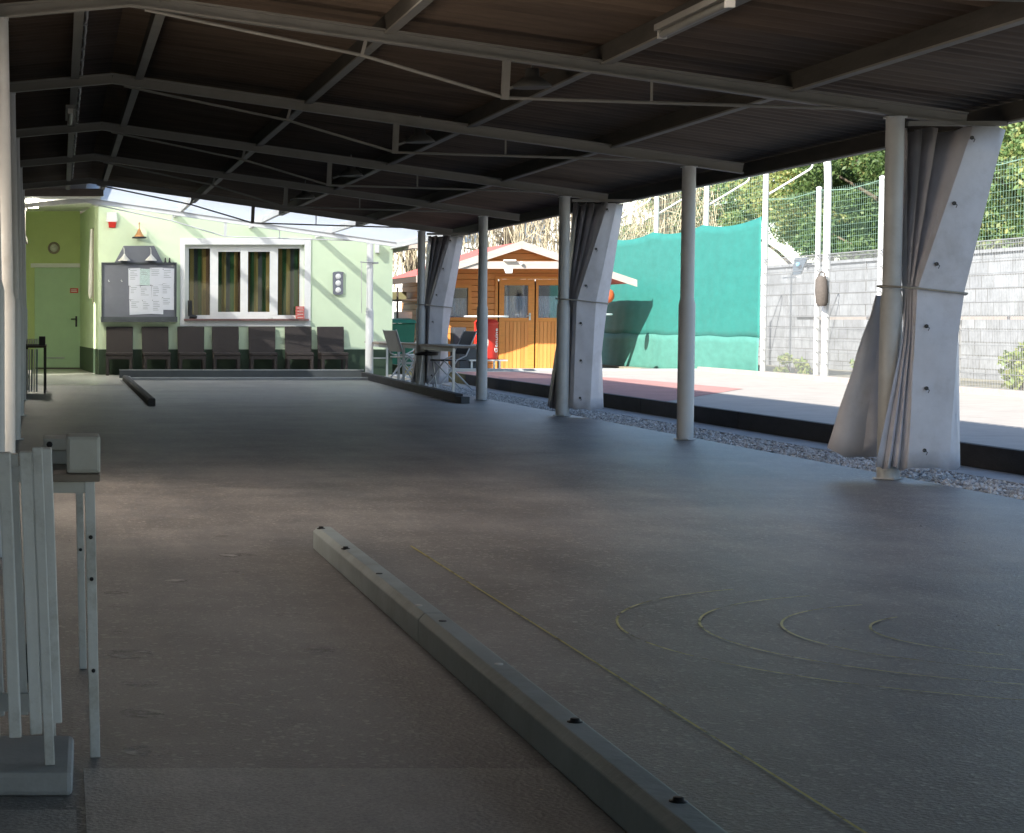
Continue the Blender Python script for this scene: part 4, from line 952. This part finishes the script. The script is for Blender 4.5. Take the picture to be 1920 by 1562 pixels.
# doors
for k, (a, b, g0, g1) in enumerate(((hx_(934), dmid, hx_(945), hx_(990)), (dmid+.01, d1, hx_(1009), hx_(1047)))):
    zg0, zg1, zb = hz_(596), hz_(535), hz_(603)
    df = MB()
    df.box(a+.02, g0, HY-.01, HY+.05, GZ+.03, dtop-.02).box(g1, b-.004, HY-.01, HY+.05, GZ+.03, dtop-.02).box(g0, g1, HY-.01, HY+.05, zg1, dtop-.02).box(g0, g1, HY-.01, HY+.05, zb, zg0)
    dr = df.build('door', M['frame'], hut)
    MB().box(g0, g1, HY+.0, HY+.04, GZ+.03, zb-.002).build('door_panel', M['logv'], dr)
    MB().box(g0, g1, HY+.02, HY+.026, zg0, zg1).build('pane', M['darkglass'], dr)
    vs = []; nn = 40
    for i in range(nn+1):
        x = g0+(g1-g0)*i/nn; yy = HY+.07+.012*math.sin(i*1.1); vs += [(x, yy, zg0+.0), (x, yy, zg1-.33*(zg1-zg0))]
    MB().add(vs, [(2*i, 2*i+2, 2*i+3, 2*i+1) for i in range(nn)], True).build('lace_curtain', M['lace'], dr)
    if k == 0:
        X, Z = xz(993, 592, HY); MB().box(X-.02, X+.02, HY-.03, HY-.011, Z-.10, Z+.06).tube([(X, HY-.03, Z+.0), (X, HY-.07, Z), (X-.09, HY-.07, Z)], .012, 8).build('handle', M['alu'], dr)
MB().box(d0-.04, d0+.02, HY-.03, HY-.001, GZ, dtop+.05).box(d0+.021, d1+.04, HY-.03, HY-.001, dtop-.018, dtop+.05).build('door_frame', M['frame'], hut)
wf = MB().box(w0-.07, w0, HY-.03, HY+.05, wb-.07, wt+.08).box(w1, w1+.08, HY-.03, HY+.05, wb-.07, wt+.08).box(w0, w1, HY-.03, HY+.05, wt, wt+.08).box(w0, w1, HY-.03, HY+.05, wb-.07, wb).build('window', M['frame'], hut)
MB().box(w0, w1, HY+.02, HY+.026, wb, wt).build('pane', M['darkglass'], wf)
vs = []
for i in range(31):
    x = w0+(w1-w0)*i/30; yy = HY+.07+.012*math.sin(i*1.1); vs += [(x, yy, wb), (x, yy, wb+.65*(wt-wb))]
MB().add(vs, [(2*i, 2*i+2, 2*i+3, 2*i+1) for i in range(30)], True).build('lace_curtain', M['lace'], wf)
MB().box(hl-.3, d1+1.2, HY-1.2, HY-.002, GZ-.02, GZ+.03).build('step', M['concrete'], hut)
for x in (8.0,): MB().box(x-.05, x+.05, RF+.2, RF+.3, GZ, roofat(x)-.06).build('porch_post', M['frame'], hut)
X, Z = xz(1146, 555, 46.0)
lan = thing('orange_lantern', 'round orange lantern hanging under the right eave of the hut', 'lantern', (X-.075, 46.0, Z-.17))
MB().lathe((X-.075, 46.0, Z), [(.03, -.145), (.09, -.12), (.138, -.05), (.142, .03), (.11, .11), (.04, .15), (.001, .155)], 20).build('shade', M['orange'], lan)
MB().tube([(X-.075, 46.0, Z+.165), (X-.05, 46.05, roofat(min(X-.05, 12.3))-.08 if X < 12.4 else Z+.4)], .006, 6).build('cord', M['black'], lan)

# bar tables, red cooler, boxes in front of the hut
def bar_table(label, x, y, top, r):
    t = thing('bar_table', label, 'table', (x, y, GZ), 'round bar tables in front of the hut')
    MB().lathe((x, y, top-.035), [(r-.02, 0), (r, .01), (r, .028), (r-.01, .035), (.001, .0352)], 32).build('table_top', M['white'], t)
    MB().tube([(x, y, top-.036), (x, y, GZ+.04)], .032, 12).build('leg', M['alu'], t)
    MB().lathe((x, y, GZ), [(.26, 0), (.26, .015), (.05, .04), (.033, .05)], 24).build('foot', M['alu'], t)
X, Z = xz(912, 592, 45.4); bar_table('white round bar table in front of the red drinks cooler', X, 45.4, Z, .47)
X, Z = xz(1112, 588, 45.0); bar_table('white round bar table mostly behind the second tied curtain', X, 45.0, Z, .40)
X, Z = xz(911, 674, 46.0)
pf = thing('low_stand', 'low metal stand carrying the red drinks cooler', 'stand', (X, 46, GZ))
MB().box(X-.42, X+.40, 45.65, 46.35, Z-.03, Z).build('shelf', M['alu'], pf)
for sx in (-.36, .12, .24): MB().box(X+sx-.02, X+sx+.02, 45.7, 45.74, GZ+.02, Z-.03).build('leg', M['alu'], pf)
MB().box(X-.42, X+.5, 45.6, 46.4, GZ, GZ+.02).build('base_plate', M['alu'], pf)
cool = thing('drinks_cooler', 'red can shaped drinks cooler with white lettering under a bar table', 'cooler', (X, 46, Z))
cr_ = .255; ch = xz(911, 598, 46)[1]-Z
MB().lathe((X, 46, Z), [(.21, 0), (cr_-.01, .025), (cr_, .05), (cr_, ch-.16), (cr_-.004, ch-.13), (cr_-.004, ch-.12)], 36).build('body', M['red'], cool)
MB().lathe((X, 46, Z), [(cr_, ch-.119), (cr_+.008, ch-.10), (cr_+.004, ch-.07), (.20, ch-.01), (.001, ch)], 36).build('lid', M['red'], cool)
t_ = text('Genuine', .155, (X+.185, 46-.185, Z+ch*.47), (R(90), R(-90), 0), M['white'], 'lettering', cool, .004)
t_.rotation_euler = (Matrix.Rotation(R(45), 4, 'Z') @ Matrix.Rotation(R(90), 4, 'X') @ Matrix.Rotation(R(90), 4, 'Z')).to_euler()
em = MB()
vs = []; 
for i in range(25):
    a_ = 2*math.pi*i/24; u = -.28+.30*math.cos(a_)*.9; v = Z+ch*.42+.16*math.sin(a_)
    vs.append((X+(cr_+.003)*math.sin(u), 46-(cr_+.003)*math.cos(u), v))
em.add(vs[:24], [tuple(range(24))]); em.build('emblem', M['offwhite'], cool)
em = MB()
for k in range(3):
    pts = [(X+(cr_+.006)*math.sin(u), 46-(cr_+.006)*math.cos(u), Z+ch*.42-.06+.055*k+.012*math.sin(u*14)) for u in np.linspace(-.45, -.08, 9)]
    em.tube(pts, .009, 5)
em.build('emblem_lines', M['black'], cool)
x0, z0 = xz(862, 640, 45.8); x1, _ = xz(884, 640, 45.8)
single('crate_box', MB().box(x0, x1+.35, 45.8, 46.2, GZ, xz(870, 645, 45.8)[1]), M['binbox'], 'larger dark storage box in front of the hut window', 'box', bevel=.01)
single('crate_box', MB().box(x0-.02, x1+.0, 46.4, 46.8, GZ, xz(870, 614, 46.4)[1]), M['binbox'], 'taller dark box behind the storage box at the hut', 'box', bevel=.01)
# green bin and clutter in the gap between clubhouse and hut
X, Z = xz(750, 602, 46.5)
bn = thing('waste_bin', 'green wheeled waste bin in the gap beside the clubhouse', 'bin', (X, 46.5, GZ))
MB().prism([(X-.22, 46.2, GZ+.04), (X+.22, 46.2, GZ+.04), (X+.28, 46.15, Z-.05), (X-.28, 46.15, Z-.05)], (0, .5, 0)).build('body', M['binmat'], bn, bevel=.02)
MB().prism([(X-.30, 46.10, Z-.048), (X+.30, 46.10, Z-.048), (X+.27, 46.14, Z+.03), (X-.27, 46.14, Z+.03)], (0, .6, .03)).build('lid', M['binmat'], bn, bevel=.01)
for s in (-1, 1): MB().tube([(X+s*.24, 46.75, GZ+.09), (X+s*.29, 46.75, GZ+.09)], .09, 16).build('wheel', M['black'], bn)
sh = thing('storage_shelf', 'dark shelf with boxes and tools against the side of the hut', 'shelf', (7.85, 49.2, GZ))
for zz in (.45, .95, 1.45): MB().box(7.62, 8.08, 48.3, 50.6, zz, zz+.03).build('shelf', M['darkwood'], sh)
for yy in (48.32, 50.55): MB().box(7.62, 7.66, yy, yy+.04, GZ, 1.75).build('upright', M['darkwood'], sh)
single('storage_crate', MB().box(7.66, 8.0, 48.5, 49.0, .981, 1.2), M['offwhite'], 'pale crate on the middle shelf beside the hut', 'crate', bevel=.005)
single('storage_crate', MB().box(7.66, 8.0, 49.3, 49.9, 1.481, 1.66), M['shrub'] if False else M['mossy'], 'mossy brown crate on the top shelf beside the hut', 'crate', bevel=.005)

# ------------------------------------------------------------------ fence along the far side of the court
FX = 13.0
fen = thing('court_fence', 'tall fence of welded wire panels and white posts beyond the court', 'fence', (FX, 36, 0))
tall = [39.45, 43.05, 46.65, 50.25, 53.85]; low = [36.68, 33.87, 31.05, 28.2, 25.35, 22.5, 19.65]
for yy in tall:
    p_ = MB().tube([(FX, yy, -.12), (FX, yy, 4.08)], .052, 16).lathe((FX, yy, 4.08), [(.058, -.02), (.058, .02), (.03, .04), (.001, .045)], 14).build('fence_post', M['galvpost'], fen)
    arc = [(FX, yy, 4.04), (FX+.72, yy, 4.04)] + [(FX+.72+.14*math.sin(R(a_)), yy, 3.90+.14*math.cos(R(a_))) for a_ in (30, 60, 90, 125, 150)] + [(FX+.03, yy, 3.32)]
    MB().tube(arc, .020, 8).build('bracket', M['galvpost'], p_)
for yy in low:
    MB().tube([(FX, yy, -.1), (FX, yy, 3.28)], .045, 14).lathe((FX, yy, 3.28), [(.05, -.02), (.05, .01), (.001, .03)], 12).build('fence_post', M['galvpost'], fen)
allp = sorted(low+[39.45])
for a_, b_ in zip(allp[:-1], allp[1:]):
    mb = MB(); y = a_+.05
    while y < b_-.04:
        mb.tube([(FX-.03, y, .05), (FX-.03, y, 2.13)],   .0034, 4, caps=False); y += .05
    for k in range(11):
        z = .08+.2*k
        for dx in (-.036, -.024): mb.bar((FX+dx, a_+.03, z), (FX+dx, b_-.03, z), .006, .008)
    mb.bar((FX-.03, a_+.03, 2.135), (FX-.03, b_-.03, 2.135), .02, .015)
    mb.build('wire_panel', M['galv'], fen)
    nb_ = MB()
    y = a_+.06
    while y < b_-.02:
        nb_.tube([(FX, y, 2.15), (FX, y, 3.25)], .0016, 3, caps=False); y += .09
    for k in range(11): nb_.tube([(FX, a_, 2.2+.1*k), (FX, b_, 2.2+.1*k)], .0016, 3, caps=False)
    nb_.tube([(FX, a_, 3.24), (FX, (a_+b_)/2, 3.17), (FX, b_, 3.24)], .006, 5)
    nb_.build('net', M['net'], fen)
for a_, b_ in zip(tall[:-1], tall[1:]):
    nb_ = MB(); y = a_+.06
    while y < b_-.02:
        nb_.tube([(FX, y, 2.8), (FX, y, 4.0)], .0016, 3, caps=False); y += .11
    for k in range(12): nb_.tube([(FX, a_, 2.9+.1*k), (FX, b_, 2.9+.1*k)], .0016, 3, caps=False)
    nb_.tube([(FX, a_, 4.02), (FX, (a_+b_)/2, 3.95), (FX, b_, 4.02)], .005, 5)
    nb_.build('net', M['net'], fen)
# teal windscreen tied to the tall posts
ws = thing('windscreen', 'teal fabric windscreen stretched along the tall fence posts', 'windscreen', (FX-.1, 45, -.1))
def tarp(z0f, z1f, m, xoff, ny=90, nz=14):
    mb = MB(); vs = []
    for i in range(ny+1):
        y = 39.47+13.0*i/ny
        u = ((y-39.45) % 3.6)/3.6; sag = 4*u*(1-u)
        for k in range(nz+1):
            t = k/nz; z0 = z0f(y, sag); z1 = z1f(y, sag); z = z0+(z1-z0)*t
            x = FX-.075-xoff+.014*math.sin(y*1.75+z*.6)*(1-.3*t)+.004*math.sin(y*9+z*5)+.004*math.sin(z*9+y)
            vs.append((x, y, z))
    for i in range(ny):
        for k in range(nz):
            a = i*(nz+1)+k; mb.add([], []); mb.f.append([a, a+nz+1, a+nz+2, a+1]); mb.sm.append(True); mb.mi.append(0)
    mb.v = vs; return mb
tarp(lambda y, s: .66+.01*math.sin(y*3), lambda y, s: 2.93-.10*s, M['tarp'], 0).build('upper_sheet', M['tarp'], ws, solid=.004)
tarp(lambda y, s: -.02-.012*(y-39.5), lambda y, s: .70+.01*math.sin(y*3), M['tarplow'], .006, 90, 6).build('lower_sheet', M['tarplow'], ws, solid=.004)

# bent pole with canvas bag
bp_ = thing('bent_pole', 'white pole with its top bent over, standing at the wire fence', 'pole', (FX-.12, 36.2, 0))
X0 = xz(1548, 600, 36.2)[0]
pts = [(X0, 36.2, -.1), (X0, 36.2, 3.35)] + [(X0-.18*(1-math.cos(R(a_))), 36.2, 3.35+.75*math.sin(R(a_))) for a_ in (20, 40, 60, 80)]
MB().tube(pts, .062, 16).build('pole', M['galvpost'], bp_)
MB().lathe((X0, 36.2, -.01), [(.16, 0), (.16, .03), (.07, .05)], 16).build('base', M['concrete'], bp_)
X, Z = xz(1541, 518, 36.05); Zb = xz(1541, 574, 36.05)[1]
bg = thing('canvas_bag', 'dark brown bag hanging on the bent white pole', 'bag', (X, 36.05, Zb))
MB().tube([(X-.0, 36.05, Z), (X-.01, 36.05, Z-.05), (X, 36.05, (Z+Zb)/2), (X+.01, 36.05, Zb+.06), (X+.015, 36.05, Zb)], [.06, .095, .108, .10, .06], 14).build('body', M['bag'], bg)
MB().tube([(X-.06, 36.05, Z-.02), (X-.04, 36.05, Z+.05), (X, 36.07, Z+.08), (X+.04, 36.05, Z+.05), (X+.06, 36.05, Z-.02)], .012, 8).build('strap', M['bag'], bg)
# tilted blue grey panel sign behind the fence, rail, wall
A = [aty(1490, 484, 41.0), aty(1514, 482, 41.0), aty(1500, 514, 41.0), aty(1485, 516, 41.0)]
pn = thing('tilted_panel', 'tilted blue grey panel on a thin stand behind the fence', 'panel', (A[0].x, 41, 0))
MB().prism(A, (.05, .06, 0)).build('panel', M['bluegrey'], pn)
q = xz(1496, 496, 40.97); MB().lathe((q[0], 40.96, q[1]), [(.045, 0), (.045, .004), (.001, .005)], 8, axis='Y').build('emblem', M['skyblue'], pn)
q = xz(1484, 521, 41); MB().tube([(q[0], 41, -.1), (q[0], 41, q[1]+.1)], .018, 8).bar((q[0]-.16, 41, q[1]), (q[0]+.17, 41, q[1]+.02), .03, .03).build('stand', M['galvpost'], pn)
FB = 17.2
rl = thing('timber_rail', 'weathered timber rail on posts behind the wire fence', 'rail', (FX+1.2, 37, 0))
MB().bar((14.4, 41.5, 1.05), (14.4, 27, 1.06), .16, .05).build('rail', M['fascia'], rl)
for yy in (40.5, 37.4, 34.2, 31, 28): MB().box(14.36, 14.44, yy, yy+.09, -.1, 1.02).build('post', M['greywall'], rl)
gw = MB().box(16.6, 16.85, 20, 58, -.1, 2.22)
y = 20.0
while y < 58: gw.box(16.58, 16.6, y, y+.04, -.1, 2.22); y += 2.4
gw.box(16.55, 16.9, 20, 58, 2.221, 2.28)
single('garden_wall', gw, M['blocks'], 'grey block wall beyond the wire fence', 'wall', (16.7, 39, -.1))
struct('yard', MB().box(12.7, 16.55, 15, 60, -.12, -.04), M['soil'])

# ------------------------------------------------------------------ vegetation
def leaves(centers, radii, per, size, flat=.7):
    n = sum(per); C = np.repeat(centers, per, 0); Rr = np.repeat(radii, per)
    d = rng.normal(size=(n, 3)); d /= np.linalg.norm(d, axis=1)[:, None]
    P = C + d*(Rr*rng.random(n)**.45)[:, None]*np.array([1, 1, flat])
    a = rng.normal(size=(n, 3)); a /= np.linalg.norm(a, axis=1)[:, None]
    b = np.cross(a, rng.normal(size=(n, 3))); b /= np.linalg.norm(b, axis=1)[:, None]
    s = (size*rng.uniform(.6, 1.35, n))[:, None]
    V = np.stack([P-a*s, P+b*s*.55, P+a*s, P-b*s*.55], 1).reshape(-1, 3)
    return V, np.arange(4*n).reshape(-1, 4)
def mesh_np(name, V, Fq, m, parent, off):
    me = bpy.data.meshes.new(name); me.vertices.add(len(V)); me.vertices.foreach_set('co', (V-np.array(off)).astype(np.float32).ravel())
    me.loops.add(Fq.size); me.loops.foreach_set('vertex_index', Fq.astype(np.int32).ravel())
    me.polygons.add(len(Fq)); me.polygons.foreach_set('loop_start', np.arange(0, Fq.size, Fq.shape[1], dtype=np.int32))
    me.update(calc_edges=True); me.validate(); me.materials.append(m)
    o = bpy.data.objects.new(name, me); COL.objects.link(o); o.parent = parent; o['_o'] = tuple(off); return o
def tree(label, x, y, h, r, zc, nclump, per, size, m, name='leafy_tree', squash=.8):
    t = thing(name, label, 'tree', (x, y, -.1), 'trees behind the fence')
    mb = MB(); mb.tube([(x, y, -.1), (x+.1, y, h*.3), (x-.05, y+.1, h*.55), (x, y, h*.85)], [.24, .18, .12, .03], 10)
    cs = []; rs = []
    for k in range(nclump):
        v = Vector((random.gauss(0, 1), random.gauss(0, 1), random.gauss(0, 1))).normalized()
        q = random.uniform(.35, 1.0)
        c = Vector((x+v.x*r*q, y+v.y*r*q, zc+v.z*r*squash*q)); cs.append(c); rs.append(random.uniform(.35, .75)*r*.36)
    for c in cs[::4]:
        s = Vector((x, y, max(.8, min(h*.8, c.z-r*.6)))); mb.tube([s, (s+c)/2+Vector((0, 0, .15)), c], [.07, .045, .015], 6)
    mb.build('trunk', M['bark'], t)
    V, Fq = leaves(np.array(cs), np.array(rs), [per]*nclump, size)
    mesh_np('crown', V, Fq, m, t, t['_o'])
    return t
TL = [('yellow green tree at the right edge beyond the fence', 16.8, 31.0, 7, 2.3, 3.7, 'leafy'),
      ('dense green tree behind the fence, right of the bent pole', 18.3, 37.0, 8, 2.9, 4.3, 'leaf'),
      ('tall green tree behind the bent pole', 19.5, 42.5, 9, 3.1, 4.7, 'leaf'),
      ('dark green tree between the bent pole and the teal screen end', 18.8, 46.5, 8, 2.7, 3.6, 'leafd'),
      ('yellowish tree rising above the teal windscreen', 19.3, 51.5, 9, 3.1, 5.0, 'leafy'),
      ('green tree above the middle of the teal windscreen', 20.5, 57.5, 9, 3.3, 5.2, 'leaf'),
      ('pale green tree behind the second curtain', 19.0, 64.0, 9, 3.0, 5.2, 'leafy'),
      ('dark hedge like tree low behind the fence', 19.4, 34.0, 5, 2.6, 2.4, 'leafd'),
      ('large leafy tree overhanging the court at the right', 17.9, 27.0, 8, 2.7, 4.4, 'leaf'),
      ('low round bush behind the grey wall, left of the bent pole', 19.2, 42.0, 4, 2.3, 2.2, 'leaf'),
      ('low round bush behind the grey wall, next to the teal screen end', 19.8, 48.5, 4, 2.5, 2.3, 'leafd'),
      ('broad green tree in the second row behind the right edge', 24, 38, 10, 3.8, 4.6, 'leaf'),
      ('broad dark tree in the second row behind the bent pole', 25, 47, 11, 4.2, 5.2, 'leafd'),
      ('broad yellowish tree in the second row above the teal screen', 26, 57, 11, 4.3, 6.0, 'leafy'),
      ('broad green tree in the second row behind the second curtain', 27, 68, 12, 4.6, 6.5, 'leaf')]
for (lab, x, y, h, r, zc, m) in TL:
    tree(lab, x, y, h, r, zc, 64, 900 if x < 23 else 420, .052 if x < 23 else .085, M[m])
# bare weeping trees behind the hut
def willow(label, x, y, h, r, n):
    t = thing('bare_tree', label, 'tree', (x, y, -.1), 'bare pale trees behind the hut')
    mb = MB().tube([(x, y, -.1), (x+.15, y, h*.35), (x-.1, y+.1, h*.7), (x, y, h)], [.22, .17, .1, .03], 9)
    for k in range(9):
        a = random.uniform(0, 6.28); z = h*random.uniform(.35, .9); rr = r*random.uniform(.5, .95)
        mb.tube([(x, y, z), (x+rr*.5*math.cos(a), y+rr*.5*math.sin(a), z+.6), (x+rr*math.cos(a), y+rr*math.sin(a), z+.7)], [.06, .035, .015], 6)
    mb.build('trunk', M['bark'], t)
    tw = MB()
    for k in range(n):
        a = random.uniform(0, 6.28); rr = r*math.sqrt(random.random()); z = h*random.uniform(.5, 1.0)
        L_ = random.uniform(.8, 2.6); px, py = x+rr*math.cos(a), y+rr*math.sin(a); dx, dy = random.gauss(0, .22), random.gauss(0, .22)
        pts = [(px-dx*.6, py-dy*.6, z-.15), (px, py, z), (px+dx, py+dy, z-L_*.35), (px+dx*1.3+random.gauss(0, .06), py+dy*1.3, z-L_*.7), (px+dx*1.5+random.gauss(0, .1), py+dy*1.5, z-L_)]
        tw.tube(pts, [.014, .012, .010, .008, .005], 3, caps=False)
    tw.build('crown', M['twig'], t)
for lab, x, y, h, r, n in (('bare pale weeping tree between clubhouse and hut roof', 9.4, 57.5, 5.6, 1.5, 420), ('bare pale weeping tree behind the left slope of the hut roof', 12.4, 59, 6.2, 1.8, 420), ('thin bare tree behind the ridge of the hut', 15.0, 62, 6.0, 1.9, 260), ('thin bare tree behind the right slope of the hut roof', 17.0, 60, 6.0, 1.4, 240)):
    willow(lab, x, y, h, r, n)
# weeds at the fence foot
def shrub(label, x, y, z, r, n, m, size=.05):
    t = thing('weed_clump', label, 'plant', (x, y, z), 'weeds at the foot of the fence')
    cs = [(x+random.gauss(0, r*.6), y+random.gauss(0, r*.6), z+random.uniform(.05, r*1.2)) for _ in range(8)]
    V, Fq = leaves(np.array(cs), np.full(8, r*.45), [n]*8, size)
    mesh_np('foliage', V, Fq, m, t, t['_o'])
    sb = MB()
    for c in cs: sb.tube([(x, y, z), c], [.008, .004], 5)
    sb.build('stems', M['bark'], t)
shrub('yellow green weed clump at the fence foot left of the bent pole', 13.4, 39.0, -.04, .3, 60, M['shrub'])
shrub('tall weed clump right of the bent pole base', 13.5, 35.4, -.04, .35, 70, M['shrub'])
shrub('broad weed clump behind the wire fence beside the nearest curtain', 14.2, 31.5, -.04, .5, 90, M['shrub'], .06)
shrub('large weed clump at the right edge behind the wire fence', 13.8, 28.6, -.04, .55, 110, M['shrub'], .06)
# white house far behind
ho = thing('white_house', 'white house far behind the hut and the bare trees', 'house', (17, 84, -.1))
MB().box(13.5, 22, 80, 88, -.12, 6.2).build('wall', M['housewall'], ho)
MB().prism([(13.1, 79.6, 6.1), (22.4, 79.6, 6.1), (22.4, 84, 8.6), (13.1, 84, 8.6)], (0, .2, -.05)).prism([(13.1, 88.4, 6.1), (22.4, 88.4, 6.1), (22.4, 84.21, 8.6), (13.1, 84.21, 8.6)], (0, -.2, -.05)).build('roof', M['houseroof'], ho)
for x in (14.6, 17.0, 19.4):
    for z in (1.0, 3.9): MB().box(x, x+1.1, 79.95, 79.99, z, z+1.3).build('window', M['housewin'], ho)

# ------------------------------------------------------------------ light
SUN = Vector((1, .9, -.875)).normalized()
sl = bpy.data.lights.new('sun', 'SUN'); sl.energy = 5.0; sl.angle = R(.5); sl.color = (1, .95, .86)
so = bpy.data.objects.new('sun', sl); COL.objects.link(so); so.rotation_euler = SUN.to_track_quat('-Z', 'Y').to_euler(); so.location = (-20, -20, 30)
w = bpy.data.worlds.new('World'); SC.world = w; w.use_nodes = True
nt = w.node_tree; bg_ = nt.nodes['Background']
sk = nt.nodes.new('ShaderNodeTexSky'); sk.sky_type = 'NISHITA'; sk.sun_disc = False
sk.sun_elevation = math.asin(-SUN.z); sk.sun_rotation = math.atan2(-SUN.x, -SUN.y); sk.altitude = 300
nt.links.new(sk.outputs[0], bg_.inputs[0]); bg_.inputs[1].default_value = .125

# ------------------------------------------------------------------ camera
cd = bpy.data.cameras.new('camera'); co = bpy.data.objects.new('camera', cd); COL.objects.link(co)
cd.sensor_width = 36; cd.sensor_fit = 'HORIZONTAL'; cd.lens = F/1920*36
cd.shift_x = (960-PX0)/1920; cd.shift_y = (CY-781)/1920
cd.clip_start = .05; cd.clip_end = 600
co.location = (0, 0, EYE); co.rotation_euler = (R(90)-PITCH, 0, 0)
SC.camera = co
SC.view_settings.view_transform = 'Standard'; SC.view_settings.look = 'None'
SC.view_settings.exposure = 1.35; SC.view_settings.gamma = 1.0
SC.cycles.max_bounces = 10; SC.cycles.diffuse_bounces = 6; SC.cycles.transparent_max_bounces = 16
for o in list(bpy.data.objects):
    if '_o' in o: del o['_o']
